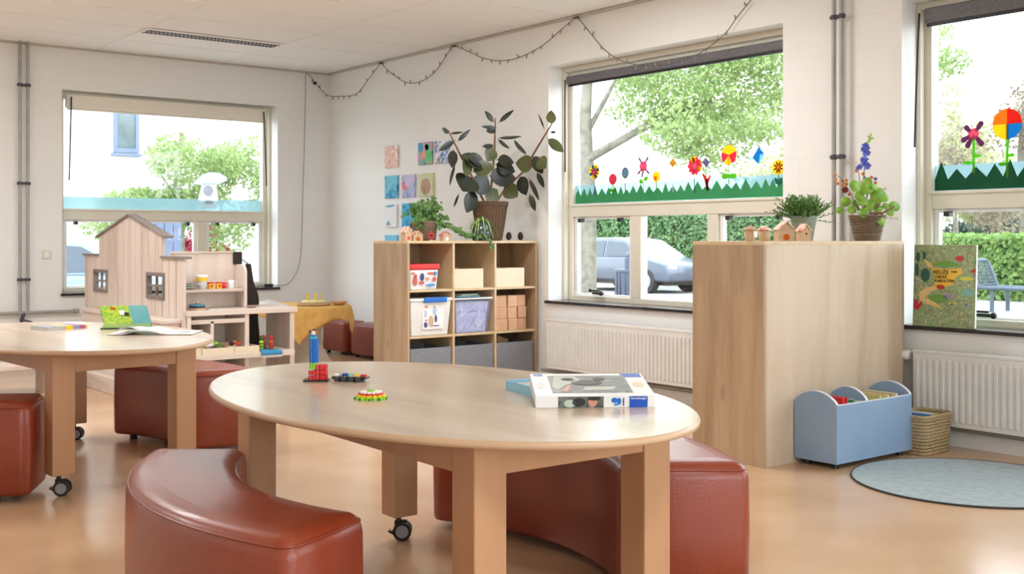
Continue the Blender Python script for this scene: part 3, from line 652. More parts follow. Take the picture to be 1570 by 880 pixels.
for i,(c_,dz) in enumerate([(M_cyan,0),(mat('sheet_green',srgb(120,180,150)),0.008),(M_white,0.016)]):
    tag(MB().obox((cx[1]+0.19,7.44,z+0.2885+dz),(0.24-0.02*i,0.24,0.006),(0,0,0.1*i)).build('paper_sheet', c_), ['light blue','green','white'][i]+' paper sheet lying on top of the clear tub', 'paper', 'papers on the clear tub')
# wooden blocks
bx_ = [(0,0),(1,0),(2,0),(0,1),(1,1),(2,1),(0,2),(1,2),(2,2)]
for i,(ci,ri) in enumerate(bx_):
    wdt = [0.135,0.095,0.085][ci]; xx = cx[2]+0.028+[0.0,0.145,0.25][ci]+random.uniform(-0.003,0.003)
    tag(MB().box(xx,7.30+random.uniform(0,0.02),z+0.0005+ri*0.0953,xx+wdt,7.395+0.01,z+0.0945+ri*0.0953).build('wooden_block', M_block, bevel=0.003), 'wooden block, %s of the %s row of the pile in the cubby shelf' % (['leftmost','middle','rightmost'][ci],['bottom','second','top'][ri]), 'block', 'wooden blocks in the right compartment')
tag(MB().cyl((cx[2]+0.045,7.285,z+0.0235),(cx[2]+0.045,7.2995,z+0.0235),0.023,n=24).build('wooden_disc', M_block), 'small wooden disc leaning before the lowest left wooden block', 'toy')
# grey boxes bottom row
z = rz_[0]
for i in range(3):
    x0,x1 = cx[i]+0.014,cx[i+1]-0.02
    t = thing('fabric_box', 'grey fabric box in the bottom %s compartment%s' % (['left','middle','right'][i],['','',' with a brown toy sticking out'][i]), 'box', ((x0+x1)/2,7.45,z), group='grey boxes in the bottom row')
    h = 0.262; MB().box(x0,7.262,z,x1,7.272,z+h).box(x0,7.63,z,x1,7.64,z+h).box(x0,7.272,z,x0+0.01,7.63,z+h).box(x1-0.01,7.272,z,x1,7.63,z+h).box(x0+0.01,7.272,z,x1-0.01,7.63,z+0.01).build('box_walls', M_drawer, t, W=True, bevel=0.002)
    MB().box(x0+0.011,7.273,z+0.011,x1-0.011,7.629,z+0.17).build('contents', M_dgrey, t, W=True)
t = tag(MB().obox((cx[2]+0.17,7.40,z+0.262),(0.16,0.05,0.07),(0.1,0.25,0.3)).build('wooden_toy', M_kraft, bevel=0.015), 'brown wooden toy sticking out of the right grey box', 'toy')

# ================================================================ PLANTS ON THE CUBBY SHELF
LV = [(5.672,7.43,2.167,5.543,7.43,2.247,0.042),(5.71,7.43,2.162,5.823,7.43,2.274,0.03),(5.691,7.43,2.124,5.528,7.43,2.121,0.024),(5.691,7.43,2.116,5.561,7.43,2.079,0.048),(5.7,7.43,2.035,5.88,7.393,2.05,0.024),(5.7,7.43,2.028,5.813,7.43,1.951,0.033),(5.672,7.43,1.974,5.497,7.43,1.95,0.033),(5.672,7.43,1.959,5.579,7.43,1.837,0.09),(5.579,7.43,1.822,5.361,7.43,1.871,0.075),(5.607,7.43,1.801,5.29,7.43,1.868,0.09),(5.433,7.43,1.714,5.29,7.43,1.868,0.105),(5.433,7.43,1.743,5.598,7.43,1.8,0.09),(5.424,7.43,1.713,5.272,7.43,1.578,0.135),(5.433,7.43,1.699,5.598,7.43,1.586,0.135),(5.598,7.43,1.719,5.842,7.43,1.698,0.105),(5.672,7.43,1.818,5.871,7.43,1.759,0.09),(5.691,7.43,1.856,5.823,7.43,1.832,0.075),(5.47,7.43,1.598,5.308,7.43,1.405,0.075),(5.308,7.43,1.564,5.202,7.43,1.447,0.015),(5.272,7.43,1.802,5.141,7.43,1.618,0.021),(5.255,7.43,1.924,5.181,7.43,1.762,0.06),(5.272,7.43,1.997,5.063,7.43,1.893,0.039),(5.211,7.43,2.051,5.075,7.43,2.072,0.033),(5.211,7.43,2.044,5.287,7.43,2.055,0.015),(5.29,7.43,1.983,5.394,7.43,2.088,0.027),(5.579,7.43,1.505,5.691,7.43,1.604,0.09),(5.766,7.43,1.643,5.88,7.357,1.546,0.09),(5.88,7.262,1.885,5.88,7.405,2.028,0.051),(5.88,7.146,1.805,5.88,7.381,1.832,0.09),(5.88,7.18,1.887,5.88,7.031,1.726,0.075),(5.88,7.111,1.861,5.88,6.986,1.768,0.075),(5.88,7.134,1.745,5.88,7.009,1.609,0.039),(5.88,7.357,1.726,5.88,7.239,1.558,0.075),(5.88,7.239,1.706,5.88,7.077,1.509,0.03),(5.88,7.227,1.572,5.88,7.123,1.422,0.042),(5.88,6.941,2.119,5.88,6.923,2.233,0.066),(5.88,6.997,2.015,5.88,6.766,1.887,0.06),(5.88,6.952,2.062,5.88,6.864,2.051,0.015),(5.88,7.031,2.09,5.88,7.088,2.223,0.012)]
PC = (5.63, 7.44)
r = thing('rubber_plant', 'tall dark-leaved rubber plant in a brown wicker pot on the cubby shelf', 'plant', (PC[0],PC[1],SH))
g = MB().lathe([(0.090,0),(0.100,0.012),(0.118,0.12),(0.138,0.26),(0.152,0.318),(0.154,0.326),(0.140,0.326),(0.132,0.29)],(0,0,0),32)
for k in range(32):
    a = 2*pi*k/32; g.tube([(0.101*cos(a),0.101*sin(a),0.01),(0.120*cos(a),0.120*sin(a),0.12),(0.140*cos(a),0.140*sin(a),0.26),(0.154*cos(a),0.154*sin(a),0.32)],0.004,5)
for z in (0.30,0.32): g.tube([(0.151*cos(2*pi*k/32),0.151*sin(2*pi*k/32),z) for k in range(33)],0.007,6)
g.build('wicker_pot', M_wick, r)
MB().lathe([(0.128,0.27),(0.02,0.285)],(0,0,0),24).build('soil', mat('soil',srgb(60,44,34),rough=1), r)
for S_ in ([(5.62,7.44,1.46),(5.654,7.43,1.751),(5.672,7.43,1.944),(5.681,7.43,2.20)],[(5.60,7.44,1.46),(5.524,7.43,1.56),(5.433,7.43,1.714),(5.326,7.43,1.869),(5.202,7.43,2.07)],[(5.66,7.44,1.46),(5.766,7.42,1.60),(5.88,7.31,1.754),(5.885,7.123,1.95),(5.885,6.941,2.13)]):
    MB().tube(S_,[0.011]+[0.009]*(len(S_)-2)+[0.005],8).build('stem', M_stem, r, W=True)
rnd = random.Random(3)
for i,(x0,y0,z0,x1,y1,z1,wd) in enumerate(LV):
    j = rnd.uniform(-0.05,0.05) if i not in (26,) else -0.06
    nrm = Vector((rnd.uniform(-0.55,0.1),-1,rnd.uniform(0.0,0.6))) if y1 > 7.4 else Vector((-1,-0.5+rnd.uniform(-0.3,0.3),rnd.uniform(0,0.5)))
    green = i in (7,11,25,26,28,30,35,36,10)
    b0 = Vector((x0,y0,z0)); b1 = Vector((x1-0.02*(x1>5.85),y1-(0.06+j if x0<5.85 else 0),z1))
    m_ = MB().leaf(b0+(b1-b0)*0.08,b1,wd*(1.65 if i in (8,9,10,11,12,13,14,15,16,17,25,26,28,30,32) else 1.35),nrm,bend=-0.06,n=8,fold=0.22)
    m_.tube([b0,b0+(b1-b0)*0.12],0.0025,5,mi=1)
    m_.build('leaf', [M_rubberg if green else M_rubber, M_stem], r, W=True)
# ivy in reddish basket, trailing to the right and over the edge
r = thing('ivy_plant', 'bushy green ivy trailing along the top of the cubby shelf', 'plant', (5.02,7.50,SH))
MB().lathe([(0.07,0),(0.09,0.01),(0.105,0.15),(0.108,0.16),(0.09,0.155)],(0,0,0),24).build('basket', M_wickg, r)
g = MB(); st_ = MB(); rnd = random.Random(5)
def ivyleaf(p, s, nrm):
    a = rnd.uniform(0,2*pi); nv = Vector(nrm).normalized(); d = nv.orthogonal().normalized(); d = Matrix.Rotation(a,3,nv) @ d
    for da,ss in ((0,1),(0.9,0.72),(-0.9,0.72)): 
        dd = Matrix.Rotation(da,3,nv) @ d; g.leaf(p, Vector(p)+dd*s*ss, s*0.62, nv, bend=0.08, n=3)
for i in range(64):
    th = rnd.uniform(0,2*pi); ph = rnd.uniform(0.1,1.5); R_ = rnd.uniform(0.12,0.225)
    q = Vector((0,0,0.13)); tip = Vector((R_*sin(ph)*cos(th)*1.15,R_*sin(ph)*sin(th)*0.85,0.15+R_*cos(ph)*0.85-max(0,ph-1.0)*0.12))
    mid = (q+tip)/2+Vector((0,0,0.05)); st_.tube([q,mid,tip],0.0018,4)
    for k in range(8):
        t_ = 0.3+0.7*k/7; p = q*(1-t_)**2+mid*2*t_*(1-t_)+tip*t_*t_+Vector((rnd.uniform(-1,1),rnd.uniform(-1,1),rnd.uniform(-1,1)))*0.018
        p.z = max(p.z,0.012); ivyleaf(p, rnd.uniform(0.020,0.034), (rnd.uniform(-0.8,0.3),-1,rnd.uniform(0,0.9)))
for (pts) in ([(0.08,-0.05,0.14),(0.18,-0.14,0.10),(0.27,-0.22,0.05),(0.38,-0.262,0.02),(0.45,-0.285,-0.02),(0.46,-0.29,-0.075)],[(0.08,-0.02,0.14),(0.20,-0.10,0.09),(0.28,-0.17,0.03),(0.35,-0.2,0.02)],[(0.05,0,0.16),(0.16,-0.06,0.13),(0.26,-0.1,0.07),(0.33,-0.14,0.02)]):
    st_.tube(pts,0.0018,4)
    for k in range(26):
        t_ = k/25*(len(pts)-1); i0 = min(int(t_),len(pts)-2); f_ = t_-i0; p = Vector(pts[i0])*(1-f_)+Vector(pts[i0+1])*f_
        p = p+Vector((rnd.uniform(-1,1)*0.02,rnd.uniform(-1,0)*0.02,rnd.uniform(-0.3,1)*0.018)); ivyleaf(p, rnd.uniform(0.022,0.034), (rnd.uniform(-0.6,0.3),-1,rnd.uniform(0,0.9)))
g.build('foliage', M_g1, r); st_.build('stems', M_g2, r)
# spider plant in dark glazed bell pot
r = thing('spider_plant', 'arching striped leaves in a dark green glazed pot, before the wicker pot', 'plant', (5.455,7.33,SH))
MB().lathe([(0.060,0),(0.070,0.006),(0.084,0.05),(0.080,0.10),(0.058,0.142),(0.042,0.155),(0.03,0.15)],(0,0,0),28).build('glazed_pot', M_bell, r)
g = MB(); rnd = random.Random(9)
for i in range(34):
    th = 2*pi*i/34+rnd.uniform(-0.1,0.1)
    if sin(th) < -0.5 and i % 2: continue
    L_ = rnd.uniform(0.12,0.175); d = Vector((cos(th),sin(th)*0.8,0)); hh = rnd.uniform(0.02,0.06)
    pts = [Vector((0,0,0.15))+d*L_*t_+Vector((0,0,hh*sin(pi*min(1,t_*1.1))-0.13*t_**2.6)) for t_ in [k/7 for k in range(8)]]; vs = []
    sd = Vector((-d.y,d.x,0))
    for k,p in enumerate(pts):
        p.z = max(p.z,0.006); ww = 0.009*(1-(k/7)**2.2)+0.0006; vs += [p+sd*ww,p-sd*ww]
    g.add(vs,[(2*k,2*k+1,2*k+3,2*k+2) for k in range(7)],0,True)
g.build('leaves', M_g4, r)
# pinecones
def pinecone(x, label):
    r = thing('pinecone', label, 'pinecone', (x,7.40,SH), group='pinecones on the cubby shelf'); g = MB().ball((0,0,0.036),0.03,10,0,(0.8,0.8,1.1)); n = 44
    for i in range(n):
        t_ = i/n; z = 0.006+0.064*t_; rr = 0.034*sin(pi*(0.18+0.75*t_))**0.8; a = i*2.4
        g.leaf((0.3*rr*cos(a),0.3*rr*sin(a),z-0.002),(rr*1.1*cos(a),rr*1.1*sin(a),z+0.006),0.018,(0,0,1),0.1,3)
    g.build('scales', mat('pinecone_brown',srgb(86,56,50),srgb(60,38,34),rough=0.7,scale=40), r)
pinecone(5.80,'dark brown pinecone on the cubby shelf, left of two'); pinecone(5.925,'dark brown pinecone on the cubby shelf, right of two')
# little painted houses on the cubby shelf
def house(name, label, x, y, z, w_, d_, h_, rot, wm, rm, deco=None, hole=False, cat='toy house'):
    r = thing(name, label, cat, (x,y,z), rot); a = w_/2; hr = h_*0.62
    MB().prism([(-a,0),(a,0),(a,hr),(0,h_*0.97),(-a,hr)],-d_/2,d_/2,'y').build('walls', wm, r)
    g = MB(); L_ = sqrt(a*a+(h_-hr)**2)
    for s_ in (-1,1):
        ang = atan2(h_-hr,a); g.obox((s_*a*0.53,0,(h_+hr)/2+0.003),(L_*1.22,d_*1.25,0.004),(0,s_*ang,0))
    g.build('roof', rm, r)
    if hole: MB().cyl((0,-d_/2-0.0008,hr*0.72),(0,-d_/2+0.001,hr*0.72),w_*0.10,n=16).build('entrance_hole', M_black, r)
    if deco: MB().cyl((0,-d_/2-0.002,hr*0.35),(0,-d_/2+0.001,hr*0.35),w_*0.2,n=8).build('painted_spot', deco, r)
    return r
M_rr = art('red_dotted_paint',[srgb(200,40,40),srgb(210,60,50),srgb(230,200,190),srgb(60,110,60)],70); M_wp = art('white_painted_dots',[srgb(240,236,226),srgb(238,232,220),srgb(230,150,120),srgb(210,60,60)],45)
house('painted_house','small wooden house with red corner beads, leftmost on the cubby shelf',4.755,7.36,SH,0.07,0.05,0.105,0.2,M_kraft,M_wp,M_red)
house('painted_house','tiny rounded wooden house beside the leftmost one on the cubby shelf',4.850,7.36,SH,0.085,0.05,0.072,-0.1,M_kraft,M_wp,M_org)
r = thing('painted_star', 'red painted flower ornament in front of the ivy', 'ornament', (4.965,7.33,SH))
g = MB()
for k in range(6): g.leaf((0,0,0.04),(0.042*cos(k*pi/3+0.5),-0.004,0.04+0.038*sin(k*pi/3+0.5)),0.026,(0,-1,0),0.05,4)
g.build('petals', M_redd, r, solid=0.004); MB().cyl((0,-0.008,0.04),(0,0.006,0.04),0.011,n=12).build('centre', M_black, r); MB().box(-0.02,-0.012,0,0.02,0.012,0.008).box(-0.002,0.0,0.008,0.002,0.005,0.04).build('base', M_kraft, r)
house('painted_house','small wooden house with red dotted roof, right of the red flower ornament',5.10,7.33,SH,0.075,0.05,0.068,0.1,M_kraft,M_rr,M_white)

# ================================================================ ON THE OAK CABINET
CZ = 1.183
def lidcup(x, label, tagp):
    r = thing('paper_birdhouse', label, 'birdhouse', (x,3.93,CZ), group='birdhouses on the oak cabinet'); r.scale = (1.0,1.0,0.95)
    MB().lathe([(0.024,0),(0.026,0.003),(0.037,0.062),(0.035,0.062)],(0,0,0),28).build('cup', M_kraft, r)
    MB().lathe([(0.040,0.0625),(0.041,0.066),(0.018,0.082),(0.003,0.088)],(0,0,0),28).build('lid', M_kraft if tagp else M_wp, r)
    if tagp: MB().box(-0.012,-0.0365,0.022,0.016,-0.033,0.056).build('paper_label', M_white, r)
lidcup(4.725,'kraft cup birdhouse with a white paper label, leftmost on the oak cabinet',True)
lidcup(4.842,'kraft cup birdhouse without label, second from the left on the oak cabinet',False)
r = house('birdhouse','wooden birdhouse with white painted roof and orange flowers, third on the oak cabinet',5.0,3.92,CZ,0.092,0.07,0.102,-0.55,M_kraft,M_wp,M_org); r['group'] = 'birdhouses on the oak cabinet'
r = house('birdhouse','small birdhouse with round hole, right in front of the grey pot',5.145,3.90,CZ,0.062,0.055,0.090,-0.35,M_kraft,M_wp,None,True); r['group'] = 'birdhouses on the oak cabinet'
MB().tube([(0,0,0.088),(0.02,0,0.105),(0.05,0,0.112),(0.08,0.02,0.112)],0.0012,4).build('hanging_string', M_kraft, r)
# herb in sage pot
r = thing('herb_pot', 'bushy green herb in a sage-grey tapered pot on the oak cabinet', 'plant', (5.275,4.0,CZ))
MB().lathe([(0.050,0),(0.052,0.003),(0.076,0.136),(0.079,0.143),(0.072,0.143),(0.068,0.13)],(0,0,0),32).build('pot', M_gpot, r)
MB().lathe([(0.068,0.12),(0.01,0.128)],(0,0,0),20).build('soil', M_stem, r)
g = MB(); rnd = random.Random(11)
for i in range(230):
    th = rnd.uniform(0,2*pi); ph = abs(rnd.gauss(0,0.62)); ph = min(ph,1.7); L_ = rnd.uniform(0.09,0.16)*(1.0+0.15*min(ph,1.2)); q = Vector((0.04*cos(th),0.04*sin(th),0.12))
    d = Vector((sin(ph)*cos(th),sin(ph)*sin(th)*0.9,cos(ph)*0.85)); tip = q+d*L_
    g.tube([q,tip],0.0011,4)
    for k in range(9):
        t_ = 0.35+0.65*k/8; p = q+d*L_*t_; a = rnd.uniform(0,2*pi); e = Vector((cos(a),sin(a),rnd.uniform(-0.1,0.9))).normalized()
        g.leaf(p,p+(e+d*0.9).normalized()*rnd.uniform(0.016,0.028),0.008,(rnd.uniform(-1,1),-1,rnd.uniform(0,1)),0.1,3)
g.build('foliage', M_g2, r)
# pilea + delphinium in basket
r = thing('flower_basket', 'wicker basket with round-leaved plant, blue delphinium and orange blossoms on the oak cabinet', 'plant', (5.79,3.93,CZ), -0.66)
g = MB().lathe([(0.066,0),(0.068,0.005),(0.100,0.145),(0.104,0.152),(0.094,0.152),(0.088,0.12)],(0,0,0),36)
for k in range(13):
    z = 0.008+0.0118*k; rr = 0.068+0.036*z/0.15; g.tube([((rr+0.003*(1 if (q+k)%2 else -1))*cos(2*pi*q/36),(rr+0.003*(1 if (q+k)%2 else -1))*sin(2*pi*q/36),z) for q in range(37)],0.0052,5)
g.build('basket', M_wickg, r); MB().lathe([(0.090,0.12),(0.01,0.135)],(0,0,0),20).build('soil', M_stem, r)
rnd = random.Random(13); st_ = MB(); K = 0.000808
KR = 1.18
PL = [(172,435,40),(135,545,32),(250,455,42),(335,505,48),(225,545,36),(265,410,34),(310,445,26),(415,512,34),(375,475,26),(350,595,32),(290,562,27),(395,580,20),(460,625,30),(490,580,36),(355,690,29),(230,630,32),(165,605,29),(80,610,24),(200,505,30),(270,600,20),(520,670,16),(396,450,14),(298,392,26),(320,560,30),(190,560,26)]
for i,(zx,zy,rad) in enumerate(PL):
    dx = (zx-290)*K; dz = (835-zy)*K; y = rnd.uniform(-0.10,-0.03) if abs(dx) < 0.1 else rnd.uniform(-0.05,0.02); s_ = rad*K*KR
    c_ = Vector((dx,y,dz)); nv = Vector((rnd.uniform(-0.5,0.5),-1,rnd.uniform(-0.1,0.7))).normalized() if i not in (20,21,22) else Vector((1,-0.35,0.5)).normalized(); u = nv.orthogonal().normalized(); v = nv.cross(u)
    g = MB(); n = 18; vs = [c_-nv*0.004]+[c_+(u*cos(2*pi*k/n)+v*sin(2*pi*k/n))*s_ for k in range(n)]
    g.add(vs,[(0,1+k,1+(k+1)%n) for k in range(n)],0,True).build('leaf', M_g3, r, solid=0.001)
    st_.tube([(0.02*cos(i),0.02*sin(i),0.13),(dx*0.5,y*0.4,0.13+(dz-0.13)*0.75+0.01),tuple(c_-nv*0.004)],0.0018,5)
def zp(zx,zy,y=-0.05): return ((zx-290)*K, y, (835-zy)*K)
for pts in ([zp(250,660,0),zp(200,600,-0.07),zp(165,560,-0.08)],[zp(290,650,-0.02),zp(370,630,-0.08),zp(430,600,-0.07),zp(468,582,-0.05)],[zp(250,640,-0.03),zp(300,630,-0.095),zp(370,640,-0.09)],[zp(340,600,-0.05),zp(385,520,-0.05)]): st_.tube(pts,0.0045,6,mi=1)
st_.build('stems', [M_g2,mat('red_brown_stalk',srgb(120,64,52))], r)
def flower(g, c_, s_, nrm, n=5, mi=0, mc=1):
    nv = Vector(nrm).normalized(); u = nv.orthogonal().normalized(); v = nv.cross(u); c_ = Vector(c_)
    for k in range(n):
        a = 2*pi*k/n; g.leaf(c_,c_+(u*cos(a)+v*sin(a))*s_+nv*s_*0.25,s_*0.9,nv,0.1,3,mi)
    g.ball(c_+nv*s_*0.1,s_*0.16,6,mc)
g = MB(); st2 = MB(); st2.tube([zp(270,700,0),zp(262,400,0),zp(275,250,0),zp(282,150,0),zp(320,50,0)],0.0028,6)
for (zx,zy,sc) in [(268,140,26),(252,158,20),(290,188,24),(258,208,26),(270,238,28),(250,245,20),(290,282,26),(275,292,20),(232,292,22),(215,300,18),(290,150,15),(255,372,16),(345,380,14),(265,180,22),(272,265,24)]: flower(g,zp(zx,zy,-0.01+rnd.uniform(-0.015,0.01)),sc*K*1.15,(rnd.uniform(-0.7,0.7),-1,rnd.uniform(-0.3,0.4)))
g.build('delphinium_blossoms', [mat('delphinium_blue',srgb(112,124,214),srgb(84,92,192),rough=0.6,trans=0.25),M_lilac], r)
g = MB()
for (zx,zy) in [(318,48),(322,82),(332,78),(296,108),(285,115),(306,150),(310,100),(300,65)]: g.ball(zp(zx,zy,0),0.0075,6)
g.build('buds', M_lime, r)
g = MB()
for (zx,zy) in [(40,342),(47,385),(65,415),(92,432),(130,390),(140,495),(205,322),(250,345),(240,408),(305,372),(330,412),(118,420),(100,400)]: flower(g,zp(zx,zy,-0.03+rnd.uniform(-0.02,0.02)),0.013,(rnd.uniform(-0.4,0.4),-1,0.3),5,0,1)
g.build('orange_blossoms', [mat('burnt_orange',srgb(226,140,66),srgb(196,104,50),rough=0.6,trans=0.2),M_redd], r)
g = MB(); flower(g,zp(107,465,-0.05),0.023,(-0.2,-1,0.2),7,0,0); g.build('dark_red_blossom', mat('maroon_petal',srgb(110,40,30),rough=0.6), r)
st2.tube([zp(250,680,0),zp(160,480,-0.02),zp(90,380,-0.03),zp(42,345,-0.03)],0.0022,5); st2.tube([zp(270,680,0),zp(240,500,-0.02),zp(215,330,-0.03)],0.0022,5); st2.tube([zp(290,680,0),zp(310,500,-0.02),zp(330,412,-0.03)],0.0022,5)
st2.build('flower_stalks', M_stem, r)

# ================================================================ BLUE BOOK BIN, BASKET, RUG
r = thing('book_bin', 'blue-grey wooden book bin with arched ends before the oak cabinet', 'book bin', (5.23,3.64,0))
BX0,BX1,BY0,BY1 = 4.892,5.575,3.500,3.768; z0,zs,za = 0.03,0.336,0.398
def arch(n=22, i=0.0): 
    b0,b1 = BY0+i,BY1-i; p = [(b0,z0),(b1,z0)]
    for i in range(n+1):
        t_ = i/n; y = b1+(b0-b1)*t_; p.append((y,zs+(za-zs)*(1-(2*t_-1)**2)**0.8))
    return p
for x,nm in ((BX0,'end_panel'),((BX0+BX1)/2-0.06,'partition'),(BX1-0.016,'end_panel')):
    ii = 0.0165 if nm == 'partition' else 0.0
    g = MB().prism([(y,z) for y,z in arch(22,ii)],x,x+0.016,'x'); g.build(nm, M_blue, r, W=True)
    e = MB(); pts = arch(22,ii)[2:]
    for i in range(len(pts)-1):
        (ya,zA),(yb,zB) = pts[i],pts[i+1]; e.add([(x-0.0005,ya,zA+0.0015),(x+0.0165,ya,zA+0.0015),(x+0.0165,yb,zB+0.0015),(x-0.0005,yb,zB+0.0015),(x-0.0005,ya,zA-0.002),(x+0.0165,ya,zA-0.002),(x+0.0165,yb,zB-0.002),(x-0.0005,yb,zB-0.002)],[(0,1,2,3),(0,3,7,4),(1,5,6,2)])
    e.build('edge_band', M_edgew, r, W=True)
MB().box(BX0+0.016,BY0+0.001,z0,BX1-0.016,BY0+0.016,zs-0.004).box(BX0+0.016,BY0+0.001,zs-0.004,BX1-0.016,BY0+0.016,zs,1).build('front_panel', [M_blue,M_edgew], r, W=True)
MB().box(BX0+0.016,BY1-0.016,z0,BX1-0.016,BY1-0.001,zs).build('back_panel', M_blue, r, W=True)
MB().box(BX0+0.016,BY0+0.016,z0,BX1-0.016,BY1-0.016,z0+0.015).build('bottom_panel', M_blue, r, W=True)
for x in (BX0+0.05,BX1-0.05):
    for y in (BY0+0.045,BY1-0.045): MB().cyl((x,y,0),(x,y,z0),0.018,n=12).build('foot', M_black, r, W=True)
bk = [(4.945,(236,232,224),'white','left'),(4.975,(222,40,36),'red','left'),(5.005,(190,36,40),'dark red','left'),(5.035,(240,236,230),'cream','left'),(5.065,(40,140,110),'green','left'),(5.095,(60,90,60),'dark green','left'),(5.135,(230,214,150),'pale yellow','left')]
for i,(x,c_,cn,_) in enumerate(bk):
    t = thing('picture_book', '%s picture book standing in the left half of the blue book bin' % cn, 'book', (x,3.63,0.046), group='picture books in the blue book bin'); t.rotation_euler = (0,0.06,0)
    MB().box(-0.009,-0.10,0,0.009,0.10,(0.285+0.018*sin(i*2.1) if i not in (1,2) else 0.318)).build('cover', mat('cover_'+cn.replace(' ','_'),srgb(*c_),rough=0.35), t, bevel=0.001)
    MB().box(-0.006,-0.0985,0.004,0.006,0.1012,0.286+0.018*sin(i*2.1)).build('pages', M_white, t)
for i,(x,c_,cn) in enumerate([(5.31,(206,196,120),'mustard'),(5.345,(190,170,110),'ochre'),(5.38,(214,204,140),'straw-yellow'),(5.42,(176,150,110),'brown'),(5.46,(220,210,160),'sand')]):
    t = thing('picture_book', '%s picture book leaning in the right half of the blue book bin' % cn, 'book', (x-0.06,3.63,0.046), group='picture books in the blue book bin'); t.rotation_euler = (0,0.26,0)
    MB().box(-0.01,-0.10,0,0.01,0.10,0.31).build('cover', mat('cover_'+cn.replace('-','_'),srgb(*c_),rough=0.35), t, bevel=0.001)
    MB().box(-0.007,-0.0985,0.004,0.007,0.1012,0.311).build('pages', M_white, t)
# woven basket
r = thing('woven_basket', 'rectangular seagrass basket of booklets between blue book bin and radiator', 'basket', (5.722,3.535,0), 0.05)
def rrect(a,b,c_,n=5):
    o = []
    for (sx,sy,s0) in ((1,1,0),(-1,1,1),(-1,-1,2),(1,-1,3)):
        for i in range(n): q = pi/2*(s0+i/(n-1)); o.append((sx*(a-c_)+c_*cos(q), sy*(b-c_)+c_*sin(q)))
    return o
g = MB(); NL = 11
for k in range(NL):
    z = 0.010+0.0185*k; s_ = 1+0.10*k/NL; P_ = []; base = rrect(0.135*s_,0.098*s_,0.03)
    fine = []
    for i in range(len(base)):
        p,q = Vector(base[i]),Vector(base[(i+1)%len(base)]); nn = max(1,int((q-p).length/0.022))
        for j in range(nn): fine.append(p+(q-p)*j/nn)
    for i,p in enumerate(fine):
        e = 0.0035*(1 if (i+k)%2 else -1); d = p.normalized(); P_.append((p.x+d.x*e,p.y+d.y*e,z))
    P_.append(P_[0]); g.tube(P_,0.0092,6)
g.tube([(p[0]*1.11,p[1]*1.11,0.212) for p in rrect(0.135,0.098,0.03)+[rrect(0.135,0.098,0.03)[0]]],0.011,7)
g.box(-0.125,-0.09,0.002,0.125,0.09,0.012); g.build('weave', M_straw, r)
for i,(c_,cn) in enumerate([((70,120,190),'blue'),((236,236,236),'white'),((200,190,160),'beige')]):
    t = tag(MB().obox((5.66+0.045*i,3.53,0.118),(0.016,0.16,0.205),(0,0.22,0.05)).build('booklet', mat('booklet_'+cn,srgb(*c_),rough=0.4)), cn+' booklet standing in the seagrass basket','booklet','booklets in the seagrass basket')
# rug
r = thing('round_rug', 'round grey-blue felt rug with dark edge on the floor at the right', 'rug', (5.187,2.935,0))
MB().cyl((0,0,0.0),(0,0,0.007),0.560,n=96).build('felt', M_rug, r)
MB().tube([(0.562*cos(2*pi*i/96),0.562*sin(2*pi*i/96),0.005) for i in range(97)],0.005,6).build('edge_binding', M_rugedge, r)

# ================================================================ BIG BOOK ON THE RIGHT SILL
M_cov = art('busy_illustration',[srgb(70,104,126),srgb(200,136,126),srgb(76,128,100),srgb(172,196,126),srgb(70,116,96),srgb(216,204,160),srgb(104,144,120),srgb(186,154,174)],24,dist=2.5,detail=6,coat=0.2)
r = thing('picture_book', 'very large upright picture book with crowded village cover on the right window sill', 'book', (5.999,3.56,0.6825)); r.rotation_euler = (0,0.045,0)
MB().box(-0.008,-0.195,0.0,-0.005,0.195,0.478).box(0.007,-0.195,0.0,0.010,0.195,0.478).box(-0.005,0.189,0.0,0.007,0.195,0.478).build('cover', M_cov, r)
MB().box(-0.005,-0.1955,0.004,0.007,0.188,0.4785).build('pages', M_white, r)
g = MB(); X_ = -0.0088     # facing -x ; u = -y to the right
def bp(pts, mi, e=0): g.prism([(-u,z) for u,z in pts], X_-e, X_+0.001, 'x', mi)
bp([(-0.085,0.345),(0.0,0.335),(0.105,0.345),(0.115,0.315),(0.07,0.290),(0.075,0.262),(0.02,0.235),(-0.06,0.235),(-0.055,0.285)],0)
bp([(-0.14,0.40),(-0.085,0.37),(-0.075,0.345),(-0.10,0.345)],1); bp([(-0.06,0.24),(0.01,0.235),(-0.09,0.20),(-0.125,0.16),(-0.115,0.125),(-0.155,0.15),(-0.155,0.20),(-0.12,0.22)],1); bp([(-0.125,0.16),(-0.11,0.13),(0.0,0.105),(-0.04,0.135),(-0.105,0.165)],1)
bp([(-0.08,0.36)]+[(-0.08+0.18*i/10,0.36+0.028*sin(pi*i/10)) for i in range(1,10)]+[(0.11,0.36),(0.0,0.345)],2)
bp(oval2(-0.02,0.232,0.026,0.014),3,0.001); bp(oval2(0.095,0.40,0.028,0.016),3); bp([(0.155,0.325),(0.195,0.345),(0.194,0.32)],3)
bp(oval2(-0.17,0.405,0.014,0.03),4); bp(oval2(-0.13,0.415,0.011,0.025),4); bp(oval2(-0.175,0.33,0.014,0.04),4); bp(oval2(-0.12,0.30,0.03,0.04),4)
bp([(-0.19,0.155),(-0.165,0.15),(-0.16,0.125),(-0.14,0.15),(-0.13,0.14),(-0.16,0.09),(-0.19,0.10)],5)
bp(oval2(0.15,0.205,0.04,0.02),6); bp(oval2(0.06,0.14,0.03,0.008),7); bp([(0.04,0.13),(0.055,0.145),(0.07,0.13)],8); bp([(0.13,0.13),(0.14,0.145),(0.155,0.13)],8)
bp(oval2(0.14,0.285,0.045,0.012),7); bp(oval2(-0.03,0.165,0.06,0.024),2); bp(oval2(0.03,0.18,0.03,0.018),9)
